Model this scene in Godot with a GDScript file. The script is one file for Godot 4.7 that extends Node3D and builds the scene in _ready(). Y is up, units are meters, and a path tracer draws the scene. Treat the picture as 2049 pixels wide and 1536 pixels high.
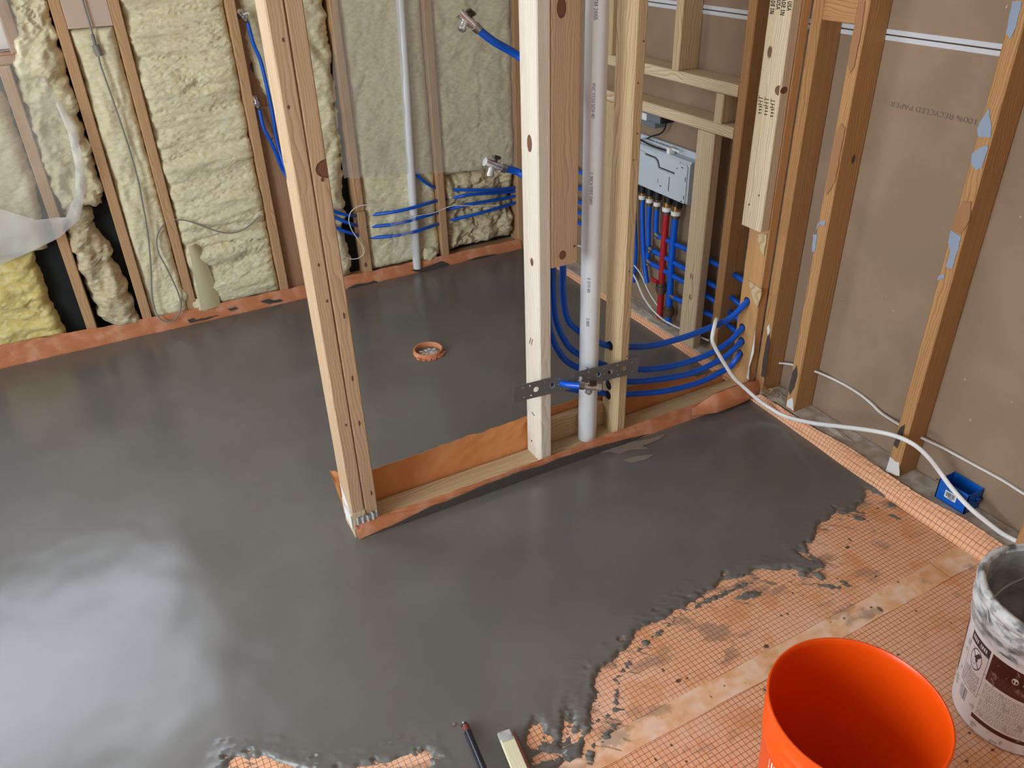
extends Node3D

# ---------------------------------------------------------------- small helpers
var M := {}
var taken := {}
var rng := RandomNumberGenerator.new()
const STUD := 0.0381
const DEEP := 0.0889
const ZP := 1.708        # front face of the partition studs
const TOP := 2.72        # stud tops

class G:
	var v := PackedVector3Array()
	var n := PackedVector3Array()
	var t := PackedVector2Array()
	var t2 := PackedVector2Array()

	func tri(a: Vector3, b: Vector3, c: Vector3, na: Vector3, nb: Vector3, nc: Vector3, ta := Vector2.ZERO, tb := Vector2.ZERO, tc := Vector2.ZERO) -> void:
		if (a - c).cross(a - b).dot(na + nb + nc) >= 0.0:
			v.append_array([a, b, c]); n.append_array([na, nb, nc]); t.append_array([ta, tb, tc])
		else:
			v.append_array([a, c, b]); n.append_array([na, nc, nb]); t.append_array([ta, tc, tb])

	func quad(a: Vector3, b: Vector3, c: Vector3, d: Vector3, nn: Vector3, ta := Vector2.ZERO, tb := Vector2(1, 0), tc := Vector2(1, 1), td := Vector2(0, 1)) -> void:
		tri(a, b, c, nn, nn, nn, ta, tb, tc)
		tri(a, c, d, nn, nn, nn, ta, tc, td)

	func box(lo: Vector3, hi: Vector3) -> void:
		var c := [Vector3(lo.x, lo.y, lo.z), Vector3(hi.x, lo.y, lo.z), Vector3(hi.x, hi.y, lo.z), Vector3(lo.x, hi.y, lo.z), Vector3(lo.x, lo.y, hi.z), Vector3(hi.x, lo.y, hi.z), Vector3(hi.x, hi.y, hi.z), Vector3(lo.x, hi.y, hi.z)]
		quad(c[0], c[1], c[2], c[3], Vector3.FORWARD)
		quad(c[4], c[5], c[6], c[7], Vector3.BACK)
		quad(c[0], c[3], c[7], c[4], Vector3.LEFT)
		quad(c[1], c[2], c[6], c[5], Vector3.RIGHT)
		quad(c[3], c[2], c[6], c[7], Vector3.UP)
		quad(c[0], c[1], c[5], c[4], Vector3.DOWN)

	# a board along an axis with chamfered long edges; u runs across each face in quarter metres, v along it
	func board(lo: Vector3, hi: Vector3, axis: int, ch := 0.0025, off := Vector2.ZERO, taper := 0.0) -> void:
		var p := (axis + 1) % 3
		var q := (axis + 2) % 3
		var ring := [Vector2(lo[p] + ch, lo[q]), Vector2(hi[p] - ch, lo[q]), Vector2(hi[p], lo[q] + ch), Vector2(hi[p], hi[q] - ch), Vector2(hi[p] - ch, hi[q]), Vector2(lo[p] + ch, hi[q]), Vector2(lo[p], hi[q] - ch), Vector2(lo[p], lo[q] + ch)]
		var nor := [Vector2(0, -1), Vector2(0.7, -0.7), Vector2(1, 0), Vector2(0.7, 0.7), Vector2(0, 1), Vector2(-0.7, 0.7), Vector2(-1, 0), Vector2(-0.7, -0.7)]
		var u := 0.0
		var a := [Vector3(), Vector3(), Vector3()]
		var mid := Vector2((lo[p] + hi[p]) / 2.0, (lo[q] + hi[q]) / 2.0)
		for i in 8:
			var e0: Vector2 = ring[i]
			var e1: Vector2 = ring[(i + 1) % 8]
			var un := u + e0.distance_to(e1) / 0.25
			var pts := []
			for w in [[e0, lo[axis]], [e1, lo[axis]], [e1, hi[axis]], [e0, hi[axis]]]:
				var x := Vector3()
				x[axis] = w[1]; x[p] = w[0].x; x[q] = w[0].y
				pts.append(x)
			var nn := Vector3()
			nn[p] = nor[i].x; nn[q] = nor[i].y
			var l := (hi[axis] - lo[axis]) / 2.05
			# smooth the chamfer into the faces
			quad(pts[0], pts[1], pts[2], pts[3], nn.normalized(), off + Vector2(u, 0), off + Vector2(un, 0), off + Vector2(un, l), off + Vector2(u, l))
			u = un
		for s in [0, 1]:
			var ends: float = hi[axis] if s else lo[axis]
			var nn := Vector3()
			nn[axis] = 1.0 if s else -1.0
			for i in range(1, 7):
				var k := []
				for e in [ring[0], ring[i], ring[i + 1]]:
					var x := Vector3()
					x[axis] = ends; x[p] = e.x; x[q] = e.y
					k.append(x)
				tri(k[0], k[1], k[2], nn, nn, nn, off, off + Vector2(0.08, 0.0), off + Vector2(0.08, 0.03))

	# a round tube along a polyline
	func tube(pts: Array, r: float, seg := 12, flat := 1.0, caps := true, up := Vector3.ZERO) -> void:
		var count := pts.size()
		var dir: Vector3 = (pts[1] - pts[0]).normalized()
		var s := dir.cross(Vector3.UP if absf(dir.y) < 0.9 else Vector3.RIGHT).normalized()
		if up != Vector3.ZERO:
			s = dir.cross(up).normalized()
		var before := []
		var bn := []
		var run := 0.0
		var lastrun := 0.0
		for i in count:
			var d: Vector3 = (pts[mini(i + 1, count - 1)] - pts[maxi(i - 1, 0)]).normalized()
			s = (s - d * s.dot(d)).normalized()
			var w := d.cross(s)
			var ring := []
			var rn := []
			for k in seg:
				var a := TAU * k / seg
				ring.append(pts[i] + s * cos(a) * r + w * sin(a) * r * flat)
				rn.append((s * cos(a) + w * sin(a) / flat).normalized())
			if i > 0:
				run += pts[i].distance_to(pts[i - 1])
				for k in seg:
					var j := (k + 1) % seg
					var u0 := float(k) / seg
					var u1 := float(k + 1) / seg
					tri(before[k], before[j], ring[j], bn[k], bn[j], rn[j], Vector2(u0, lastrun), Vector2(u1, lastrun), Vector2(u1, run))
					tri(before[k], ring[j], ring[k], bn[k], rn[j], rn[k], Vector2(u0, lastrun), Vector2(u1, run), Vector2(u0, run))
			if caps and (i == 0 or i == count - 1):
				var nn := -d if i == 0 else d
				for k in seg:
					tri(pts[i], ring[k], ring[(k + 1) % seg], nn, nn, nn)
			before = ring; bn = rn; lastrun = run

	# turned about the y axis through c: profile of (radius, height)
	func lathe(c: Vector3, prof: Array, seg := 40, smooth := true, a0 := 0.0, a1 := TAU) -> void:
		var run := 0.0
		var total := 0.0
		for i in prof.size() - 1:
			total += prof[i].distance_to(prof[i + 1])
		for i in prof.size() - 1:
			var p: Vector2 = prof[i]
			var q: Vector2 = prof[i + 1]
			var e := (q - p).normalized()
			var nrm := Vector2(e.y, -e.x)
			var n0 := nrm
			var n1 := nrm
			if smooth and i > 0:
				var f: Vector2 = (p - prof[i - 1]).normalized()
				if f.dot(e) > 0.5:
					n0 = (nrm + Vector2(f.y, -f.x)).normalized()
			if smooth and i < prof.size() - 2:
				var f: Vector2 = (prof[i + 2] - q).normalized()
				if f.dot(e) > 0.5:
					n1 = (nrm + Vector2(f.y, -f.x)).normalized()
			var next := run + p.distance_to(q)
			for k in seg:
				var b0 := a0 + (a1 - a0) * k / seg
				var b1 := a0 + (a1 - a0) * (k + 1) / seg
				var d0 := Vector3(cos(b0), 0, sin(b0))
				var d1 := Vector3(cos(b1), 0, sin(b1))
				var y := Vector3.UP
				var u0 := float(k) / seg
				var u1 := float(k + 1) / seg
				var A := c + d0 * p.x + y * p.y
				var B := c + d1 * p.x + y * p.y
				var C := c + d1 * q.x + y * q.y
				var D := c + d0 * q.x + y * q.y
				if p.x > 1e-6:
					tri(A, B, C, d0 * n0.x + y * n0.y, d1 * n0.x + y * n0.y, d1 * n1.x + y * n1.y, Vector2(u0, run / total), Vector2(u1, run / total), Vector2(u1, next / total))
				if q.x > 1e-6:
					tri(A, C, D, d0 * n0.x + y * n0.y, d1 * n1.x + y * n1.y, d0 * n1.x + y * n1.y, Vector2(u0, run / total), Vector2(u1, next / total), Vector2(u0, next / total))
			run = next

	# a flat outline (counted either way) lifted off its plane: o + x*X + y*Y, thickness along N
	func slab(outline: PackedVector2Array, o: Vector3, X: Vector3, Y: Vector3, N: Vector3, thick: float, holes := []) -> void:
		var idx := Geometry2D.triangulate_polygon(outline)
		var at := func(p: Vector2, h: float) -> Vector3: return o + X * p.x + Y * p.y + N * h
		for i in range(0, idx.size(), 3):
			var a := outline[idx[i]]; var b := outline[idx[i + 1]]; var c := outline[idx[i + 2]]
			tri(at.call(a, thick), at.call(b, thick), at.call(c, thick), N, N, N, a, b, c)
			tri(at.call(a, 0.0), at.call(b, 0.0), at.call(c, 0.0), -N, -N, -N, a, b, c)
		var cw := Geometry2D.is_polygon_clockwise(outline)
		for i in outline.size():
			var a := outline[i]; var b := outline[(i + 1) % outline.size()]
			var e := (b - a).normalized()
			var m := Vector2(-e.y, e.x) if cw else Vector2(e.y, -e.x)
			quad(at.call(a, 0.0), at.call(b, 0.0), at.call(b, thick), at.call(a, thick), (X * m.x + Y * m.y).normalized(), a, b, b, a)

	# a grid of points [row][column] with smooth normals facing 'face'
	func sheet(rows: Array, face: Vector3, uvs := Vector2.ONE, both := 0.0) -> void:
		var h := rows.size()
		var w: int = rows[0].size()
		var nor := []
		for j in h:
			var line := []
			for i in w:
				var dx: Vector3 = rows[j][mini(i + 1, w - 1)] - rows[j][maxi(i - 1, 0)]
				var dy: Vector3 = rows[mini(j + 1, h - 1)][i] - rows[maxi(j - 1, 0)][i]
				var c := dx.cross(dy).normalized()
				if c.dot(face) < 0.0 and both == 0.0:
					c = -c
				line.append(c if c.length() > 0.5 else face)
			nor.append(line)
		for j in h - 1:
			for i in w - 1:
				var a: Vector3 = rows[j][i]; var b: Vector3 = rows[j][i + 1]; var c: Vector3 = rows[j + 1][i + 1]; var d: Vector3 = rows[j + 1][i]
				var ta := Vector2(float(i) / (w - 1), float(j) / (h - 1)) * uvs
				var tb := Vector2(float(i + 1) / (w - 1), float(j) / (h - 1)) * uvs
				var tc := Vector2(float(i + 1) / (w - 1), float(j + 1) / (h - 1)) * uvs
				var td := Vector2(float(i) / (w - 1), float(j + 1) / (h - 1)) * uvs
				tri(a, b, c, nor[j][i], nor[j][i + 1], nor[j + 1][i + 1], ta, tb, tc)
				tri(a, c, d, nor[j][i], nor[j + 1][i + 1], nor[j + 1][i], ta, tc, td)

	func commit(origin := Vector3.ZERO) -> ArrayMesh:
		var moved := PackedVector3Array()
		moved.resize(v.size())
		for i in v.size():
			moved[i] = v[i] - origin
		var a := []
		a.resize(Mesh.ARRAY_MAX)
		a[Mesh.ARRAY_VERTEX] = moved
		a[Mesh.ARRAY_NORMAL] = n
		a[Mesh.ARRAY_TEX_UV] = t
		if t2.size() == v.size():
			a[Mesh.ARRAY_TEX_UV2] = t2
		var m := ArrayMesh.new()
		m.add_surface_from_arrays(Mesh.PRIMITIVE_TRIANGLES, a)
		return m

	func base() -> Vector3:
		var b := AABB(v[0], Vector3.ZERO)
		for x in v:
			b = b.expand(x)
		return Vector3(b.position.x + b.size.x / 2.0, b.position.y, b.position.z + b.size.z / 2.0)

func numbered(called: String) -> String:
	var k: int = taken.get(called, 0)
	taken[called] = k + 1
	return called if k == 0 else "%s_%03d" % [called, k]

func tag(o: Node, label := "", category := "", group := "", kind := "") -> void:
	if label: o.set_meta("label", label)
	if category: o.set_meta("category", category)
	if group: o.set_meta("group", group)
	if kind: o.set_meta("kind", kind)

func thing(called: String, at: Vector3, label: String, category: String, group := "") -> Node3D:
	var o := Node3D.new()
	o.name = numbered(called)
	add_child(o)
	o.position = at
	tag(o, label, category, group)
	return o

func gpos(o: Node3D) -> Vector3:
	var p := Vector3.ZERO
	while o != self:
		p += o.position
		o = o.get_parent()
	return p

# a part: vertices are given in the room's coordinates and moved to its parent's
func part(parent: Node3D, called: String, g: G, m: Material) -> MeshInstance3D:
	var o := MeshInstance3D.new()
	o.name = called
	o.mesh = g.commit(gpos(parent))
	o.material_override = m
	o.cast_shadow = GeometryInstance3D.SHADOW_CASTING_SETTING_ON
	parent.add_child(o, true)
	return o

# a thing that is one mesh
func solo(called: String, g: G, m: Material, label: String, category: String, group := "", kind := "") -> MeshInstance3D:
	var o := MeshInstance3D.new()
	o.name = numbered(called)
	add_child(o)
	var at := g.base()
	o.position = at
	o.mesh = g.commit(at)
	o.material_override = m
	tag(o, label, category, group, kind)
	return o

func struct(called: String, g: G, m: Material) -> MeshInstance3D:
	return solo(called, g, m, "", "", "", "structure")

# a smooth line through points
func curve(pts: Array, step := 0.012) -> Array:
	var out := []
	for i in pts.size() - 1:
		var a: Vector3 = pts[maxi(i - 1, 0)]
		var b: Vector3 = pts[i]
		var c: Vector3 = pts[i + 1]
		var d: Vector3 = pts[mini(i + 2, pts.size() - 1)]
		var steps := maxi(2, int(b.distance_to(c) / step))
		for k in steps:
			out.append(b.cubic_interpolate(c, a, d, float(k) / steps))
	out.append(pts[-1])
	return out

func noise(s: int, freq: float, octaves := 3, warp := 0.0) -> FastNoiseLite:
	var f := FastNoiseLite.new()
	f.seed = s
	f.noise_type = FastNoiseLite.TYPE_SIMPLEX_SMOOTH
	f.frequency = freq
	f.fractal_octaves = octaves
	if warp > 0.0:
		f.domain_warp_enabled = true
		f.domain_warp_amplitude = warp
		f.domain_warp_frequency = freq * 0.7
	return f

func ramp(stops: Array) -> Gradient:
	var g := Gradient.new()
	var o := PackedFloat32Array()
	var c := PackedColorArray()
	for s in stops:
		o.append(s[0]); c.append(s[1])
	g.offsets = o; g.colors = c
	return g

func noise_tex(f: FastNoiseLite, size: int, colors: Gradient = null, normal := 0.0) -> NoiseTexture2D:
	var t := NoiseTexture2D.new()
	t.width = size; t.height = size; t.seamless = true; t.noise = f
	if colors: t.color_ramp = colors
	if normal > 0.0:
		t.as_normal_map = true; t.bump_strength = normal
	return t

func mat(c: Color, rough := 0.6, metal := 0.0, spec := 0.5) -> StandardMaterial3D:
	var m := StandardMaterial3D.new()
	m.albedo_color = c; m.roughness = rough; m.metallic = metal; m.metallic_specular = spec
	return m

func rgb(r: int, g: int, b: int, a := 255) -> Color:
	return Color8(r, g, b, a)

# sawn softwood: growth rings across u (0.25 m), along v (2.05 m), with knots
func wood(light: Color, dark: Color, freq: float, contrast: float, knots: int, s: int, rough := 0.65) -> StandardMaterial3D:
	var w := 256
	var h := 1024
	rng.seed = s
	var ks := []
	for i in knots:
		ks.append([rng.randf(), rng.randf(), rng.randf_range(0.006, 0.014)])
	var bend := noise(s, 1.0, 2)
	var fine := noise(s + 1, 1.0, 2)
	var data := PackedByteArray()
	data.resize(w * h * 3)
	var knotc := dark.darkened(0.45).lerp(Color8(95, 50, 30), 0.4)
	var at := 0
	for j in h:
		var y := 2.05 * j / h
		# blend over the end so that the texture repeats
		for i in w:
			var x := 0.25 * i / w
			var e := x + bend.get_noise_2d(x * 9.0, y * 1.6) * 0.022 + bend.get_noise_2d(x * 5.0 + 50.0, y * 9.0) * 0.004
			var k_in := 0.0
			var ringd := 0.0
			for k in ks:
				var dx: float = x - k[0] * 0.25
				var dy: float = (y - k[1] * 2.05) * 0.6
				var d2: float = dx * dx + dy * dy
				var r: float = k[2]
				if d2 < r * r * 30.0:
					e += signf(dx) * r * exp(-d2 / (r * r * 3.0)) * 0.9
					if d2 < r * r:
						k_in = clampf((1.0 - sqrt(d2) / r) * 4.0, 0.0, 1.0)
						ringd = sqrt(d2) / r
			var f := fposmod(e * freq, 1.0)
			var late := f * f * f * (1.0 - smoothstep(0.93, 1.0, f))
			var fib := fine.get_noise_2d(x * 420.0, y * 7.0) * 0.5 + fine.get_noise_2d(x * 60.0, y * 2.0) * 0.5
			var c := light.lerp(dark, clampf(late * contrast + fib * 0.28 + 0.12, 0.0, 1.0))
			if k_in > 0.0:
				c = c.lerp(knotc.lightened(0.18 * sin(ringd * 20.0) + 0.1), k_in)
			data[at] = int(clampf(c.r, 0, 1) * 255); data[at + 1] = int(clampf(c.g, 0, 1) * 255); data[at + 2] = int(clampf(c.b, 0, 1) * 255)
			at += 3
	var m := StandardMaterial3D.new()
	m.albedo_texture = ImageTexture.create_from_image(Image.create_from_data(w, h, false, Image.FORMAT_RGB8, data))
	m.roughness = rough
	m.metallic_specular = 0.35
	m.heightmap_enabled = true
	m.heightmap_texture = m.albedo_texture
	m.heightmap_scale = 0.03
	return m

func patch(parent: Node3D, called: String, m: Material, pts: Array, N: Vector3, thick := 0.0012) -> MeshInstance3D:
	var X := Vector3.RIGHT
	var Y := Vector3.UP
	if absf(N.x) > 0.5: X = Vector3.BACK
	if absf(N.y) > 0.5: Y = Vector3.BACK
	var o: Vector3 = pts[0]
	var flat := PackedVector2Array()
	# torn edges: each side of the outline gets a few small steps
	for i in pts.size():
		var a: Vector3 = pts[i] - o
		var b: Vector3 = pts[(i + 1) % pts.size()] - o
		var p := Vector2(a.dot(X), a.dot(Y))
		var q := Vector2(b.dot(X), b.dot(Y))
		flat.append(p)
		var cuts := int(p.distance_to(q) / 0.012)
		for k in range(1, cuts):
			var f := float(k) / cuts
			flat.append(p.lerp(q, f) + Vector2(rng.randf() - 0.5, rng.randf() - 0.5) * 0.003)
	if Geometry2D.triangulate_polygon(flat).is_empty():
		flat = PackedVector2Array()
		for p in pts: flat.append(Vector2((p - o).dot(X), (p - o).dot(Y)))
	var g := G.new()
	g.slab(flat, o, X, Y, N, thick)
	return part(parent, called, g, m)

# a knot: a slightly domed oval with its own rings, lying in a face
func knot(parent: Node3D, c: Vector3, X: Vector3, Y: Vector3, rx: float, ry: float, a0 := 0.0, a1 := TAU) -> void:
	var g := G.new()
	var N := X.cross(Y).normalized()
	var steps := 24
	for k in steps:
		var p := lerpf(a0, a1, float(k) / steps)
		var q := lerpf(a0, a1, float(k + 1) / steps)
		var d0 := X * cos(p) * rx + Y * sin(p) * ry
		var d1 := X * cos(q) * rx + Y * sin(q) * ry
		for ring in 3:
			var f0 := ring / 3.0
			var f1 := (ring + 1) / 3.0
			var h0 := N * 0.0012 * (1.0 - f0 * f0)
			var h1 := N * 0.0012 * (1.0 - f1 * f1)
			g.tri(c + d0 * f0 + h0, c + d0 * f1 + h1, c + d1 * f1 + h1, N, N, N, Vector2(0, f0), Vector2(0, f1), Vector2(0, f1))
			g.tri(c + d0 * f0 + h0, c + d1 * f1 + h1, c + d1 * f0 + h0, N, N, N, Vector2(0, f0), Vector2(0, f1), Vector2(0, f0))
	part(parent, "knot", g, M.knot)

func nail(parent: Node3D, c: Vector3, N: Vector3, r := 0.003) -> void:
	var g := G.new()
	g.tube([c, c + N * 0.001], r, 8)
	part(parent, "nail_head", g, M.nail)

func lettering(parent: Node3D, called: String, text: String, size: float, at: Vector3, right: Vector3, up: Vector3, m: Material, bold := false, from_end := false) -> void:
	var f := SystemFont.new()
	f.font_names = PackedStringArray(["Droid Sans"])
	if bold: f.font_weight = 700
	var t := TextMesh.new()
	t.font = f
	t.font_size = 32
	t.text = text
	t.pixel_size = size / 23.0
	t.depth = 0.0006
	t.curve_step = 2.0
	t.horizontal_alignment = HORIZONTAL_ALIGNMENT_RIGHT if from_end else HORIZONTAL_ALIGNMENT_LEFT
	t.vertical_alignment = VERTICAL_ALIGNMENT_BOTTOM
	var o := MeshInstance3D.new()
	o.name = called
	o.mesh = t
	o.material_override = m
	o.transform = Transform3D(Basis(right, up, right.cross(up).normalized()), at - gpos(parent))
	parent.add_child(o, true)

func off() -> Vector2:
	return Vector2(rng.randf(), rng.randf())

func timber(called: String, lo: Vector3, hi: Vector3, m: Material, label: String, category: String, group := "", axis := 1, ch := 0.003) -> MeshInstance3D:
	var g := G.new()
	g.board(lo, hi, axis, ch, off())
	return solo(called, g, m, label, category, group)

# ---------------------------------------------------------------- insulation
# rows: [height, left, right] from the bottom up; the front bulges, the rims fall back to the sheathing
func batt(rows: Array, z0: float, amp: float, s: int, m: Material, label: String, stretch := Vector2(1, 1), rag := 0.012, cell := 0.0075, crease := 0.012, rim := 0.045) -> void:
	var big := noise(s, 4.0, 3, 0.08)
	var mid := noise(s + 7, 11.0, 4, 0.05)
	var fold := noise(s + 13, 7.0, 3, 0.12)
	fold.fractal_type = FastNoiseLite.FRACTAL_RIDGED
	var edge := noise(s + 3, 14.0, 4)
	var y0: float = rows[0][0]
	var y1: float = rows[-1][0]
	var h := maxi(6, int((y1 - y0) / cell))
	var w := maxi(6, int((rows[0][2] - rows[0][1]) / cell))
	var g := G.new()
	var lines := []
	for j in range(-1, h + 2):
		var fy := clampf(float(j) / h, 0.0, 1.0)
		var y := lerpf(y0, y1, fy)
		var r := 0
		while r < rows.size() - 2 and rows[r + 1][0] < y: r += 1
		var f: float = clampf((y - rows[r][0]) / maxf(1e-4, rows[r + 1][0] - rows[r][0]), 0.0, 1.0)
		var xl: float = lerpf(rows[r][1], rows[r + 1][1], f) + edge.get_noise_2d(y, 1.0) * rag
		var xr: float = lerpf(rows[r][2], rows[r + 1][2], f) + edge.get_noise_2d(y, 9.0) * rag
		var line := []
		for i in range(-1, w + 2):
			var fx := clampf(float(i) / w, 0.0, 1.0)
			var x := lerpf(xl, xr, fx)
			var yy := y
			if j <= 0: yy += edge.get_noise_2d(x, 20.0) * rag
			if j >= h: yy += edge.get_noise_2d(x, 30.0) * rag
			if i < 0 or i > w or j < 0 or j > h:
				line.append(Vector3(x, yy, -0.086))
				continue
			var e := minf(minf(fx, 1.0 - fx) * (xr - xl), minf(fy, 1.0 - fy) * (y1 - y0))
			var p := Vector2(x, y) * stretch
			var z := z0 + big.get_noise_2dv(p) * amp + mid.get_noise_2dv(p * 1.1) * amp * 0.22
			z -= pow(clampf(fold.get_noise_2dv(p * 0.6) * 0.5 + 0.5, 0, 1), 3.0) * crease
			z -= rim * exp(-e / 0.012)
			line.append(Vector3(x, yy, z))
		lines.append(line)
	g.sheet(lines, Vector3.BACK)
	solo("insulation_batt", g, m, label, "insulation", "insulation batts in the back wall")

# ---------------------------------------------------------------- a strip of membrane between two lines
func strip(top: Array, bot: Array, thick: Vector3, wave: float, s: int, steps := 90, rows := 6, bulge := 0.0, droop := Vector3.ZERO) -> G:
	var g := G.new()
	var f := noise(s, 6.0, 3)
	var pick := func(l: Array, k: float) -> Vector3:
		var x := k * (l.size() - 1)
		var i := mini(int(x), l.size() - 2)
		return l[i].cubic_interpolate(l[i + 1], l[maxi(i - 1, 0)], l[mini(i + 2, l.size() - 1)], x - i)
	var front := []
	for j in rows + 1:
		var line := []
		for i in steps + 1:
			var k := float(i) / steps
			var a: Vector3 = pick.call(bot, k)
			var b: Vector3 = pick.call(top, k)
			var u := float(j) / rows
			var p := a.lerp(b, u)
			p += thick.normalized() * (f.get_noise_2d(k * 4.0, u * 0.6) * wave * u + bulge * sin(u * PI))
			p.y += f.get_noise_2d(k * 7.0, 40.0) * wave * 0.6 * u
			p += droop * u * u
			line.append(p)
		front.append(line)
	g.sheet(front, thick, Vector2(1, 1))
	var back := []
	for line in front:
		var l := []
		for p in line: l.append(p - thick)
		back.append(l)
	g.sheet(back, -thick)
	for i in steps:
		g.quad(front[rows][i], front[rows][i + 1], back[rows][i + 1], back[rows][i], Vector3.UP)
	for j in rows:
		g.quad(front[j][0], front[j + 1][0], back[j + 1][0], back[j][0], Vector3.LEFT)
		g.quad(front[j][steps], front[j + 1][steps], back[j + 1][steps], back[j][steps], Vector3.RIGHT)
	return g

# ---------------------------------------------------------------- mortar
var pond := PackedVector2Array()
var lumps := []     # [centre, half axes, turn] added
var gaps := []      # the same, taken away
var rough_edge: FastNoiseLite
var rough_fine: FastNoiseLite
var rough_thread: FastNoiseLite

func pond_distance(p: Vector2) -> float:
	var best := 1e9
	var inside := false
	var q := pond[pond.size() - 1]
	for r in pond:
		var e := r - q
		var t := clampf((p - q).dot(e) / e.length_squared(), 0.0, 1.0)
		best = minf(best, (p - q - e * t).length_squared())
		if (q.y > p.y) != (r.y > p.y) and p.x < q.x + (p.y - q.y) / (r.y - q.y) * (r.x - q.x):
			inside = not inside
		q = r
	return sqrt(best) * (1.0 if inside else -1.0)

func oval(p: Vector2, o: Array) -> float:
	var d: Vector2 = (p - o[0]).rotated(-o[2])
	var a: Vector2 = o[1]
	var k := Vector2(d.x / a.x, d.y / a.y).length()
	return (1.0 - k) * minf(a.x, a.y)

func mortar_depth(p: Vector2) -> float:
	var d := pond_distance(p)
	if d > 0.3 or d < -0.3: return d
	# only the open front edge is ragged; along the walls it is straight
	var open := smoothstep(1.72, 1.85, p.y) * smoothstep(0.0, 0.12, -p.x - 0.02)
	d += (rough_edge.get_noise_2dv(p) * 0.02 + rough_fine.get_noise_2dv(p) * 0.007) * lerpf(0.25, 1.0, open)
	# threads of mortar dragged out over the mesh, and lace just inside the edge
	if open > 0.5 and d < 0.0 and d > -0.07:
		var thread := 1.0 - absf(rough_thread.get_noise_2d(p.x + p.y * 0.4, (p.y - p.x * 0.4) * 1.6))
		if rough_edge.get_noise_2dv(p * 2.3) > 0.02 - d * 3.0: d = maxf(d, (thread - 0.94) * 0.06)
	elif open > 0.5 and d < 0.045:
		d = minf(d, 0.006 + (0.16 - rough_thread.get_noise_2d(p.x * 1.3 + 4.0, p.y * 1.3) * 0.5) * 0.08 + d * 0.4)
	for o in lumps:
		if p.distance_squared_to(o[0]) < 0.04: d = maxf(d, oval(p, o) + rough_fine.get_noise_2dv(p * 1.7) * 0.010 - 0.001)
	for o in gaps:
		if p.distance_squared_to(o[0]) < 0.04: d = minf(d, -oval(p, o) - rough_fine.get_noise_2dv(p * 1.7) * 0.008)
	return d

func mortar() -> G:
	rough_edge = noise(31, 9.0, 4, 0.03)
	rough_fine = noise(37, 45.0, 3, 0.01)
	rough_thread = noise(43, 22.0, 2, 0.02)
	var surf := noise(41, 5.0, 2)
	var g := G.new()
	var cell := 0.1
	var n := 16
	var put := func(p: Vector2, d: float, slope: Vector2) -> Array:
		var e := 0.01
		var wave := Vector2(surf.get_noise_2d(p.x + e, p.y) - surf.get_noise_2d(p.x - e, p.y), surf.get_noise_2d(p.x, p.y + e) - surf.get_noise_2d(p.x, p.y - e)) * (0.0011 / (2.0 * e))
		var tot := slope + wave
		return [Vector3(p.x, -0.0045 + 0.0062 * smoothstep(0.0, 0.012, d) + 0.0025 * exp(-d * d / 0.0006) * smoothstep(0.0, 0.006, d) + 0.0011 * surf.get_noise_2dv(p), p.y), Vector3(-tot.x, 1.0, -tot.y).normalized()]
	for cz in 27:
		for cx in 31:
			var o := Vector2(-3.05 + cx * cell, cz * cell)
			var mid := pond_distance(o + Vector2(cell, cell) / 2.0)
			if mid < -0.13: continue
			if mid > 0.25:
				for qj in 4:
					for qi in 4:
						var c4 := []
						for e in [Vector2(qi, qj), Vector2(qi + 1, qj), Vector2(qi + 1, qj + 1), Vector2(qi, qj + 1)]:
							c4.append(put.call(o + e * cell / 4.0, 1.0, Vector2.ZERO))
						g.tri(c4[0][0], c4[1][0], c4[2][0], c4[0][1], c4[1][1], c4[2][1])
						g.tri(c4[0][0], c4[2][0], c4[3][0], c4[0][1], c4[2][1], c4[3][1])
				continue
			var d := PackedFloat32Array()
			d.resize((n + 3) * (n + 3))
			var s := cell / n
			for j in n + 3:
				for i in n + 3:
					d[j * (n + 3) + i] = mortar_depth(o + Vector2(i - 1, j - 1) * s)
			var vert := func(i: int, j: int) -> Array:
				var k := (j + 1) * (n + 3) + i + 1
				var hh := func(q: int) -> float: return 0.0062 * smoothstep(0.0, 0.012, d[q]) + 0.0025 * exp(-d[q] * d[q] / 0.0006) * smoothstep(0.0, 0.006, d[q])
				var slope := Vector2(hh.call(k + 1) - hh.call(k - 1), hh.call(k + n + 3) - hh.call(k - n - 3)) / (2.0 * s)
				return [o + Vector2(i, j) * s, d[k], slope]
			for j in n:
				for i in n:
					var k := (j + 1) * (n + 3) + i + 1
					if d[k] <= 0 and d[k + 1] <= 0 and d[k + n + 3] <= 0 and d[k + n + 4] <= 0: continue
					var c := [vert.call(i, j), vert.call(i + 1, j), vert.call(i + 1, j + 1), vert.call(i, j + 1)]
					for t in [[c[0], c[1], c[2]], [c[0], c[2], c[3]]]:
						var poly := []
						for e in 3:
							var a: Array = t[e]
							var b: Array = t[(e + 1) % 3]
							if a[1] > 0: poly.append(put.call(a[0], a[1], a[2]))
							if (a[1] > 0) != (b[1] > 0):
								var f: float = a[1] / (a[1] - b[1])
								poly.append(put.call(a[0].lerp(b[0], f), 0.0, a[2].lerp(b[2], f)))
						for e in range(1, poly.size() - 1):
							g.tri(poly[0][0], poly[e][0], poly[e + 1][0], poly[0][1], poly[e][1], poly[e + 1][1])
	return g

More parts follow.
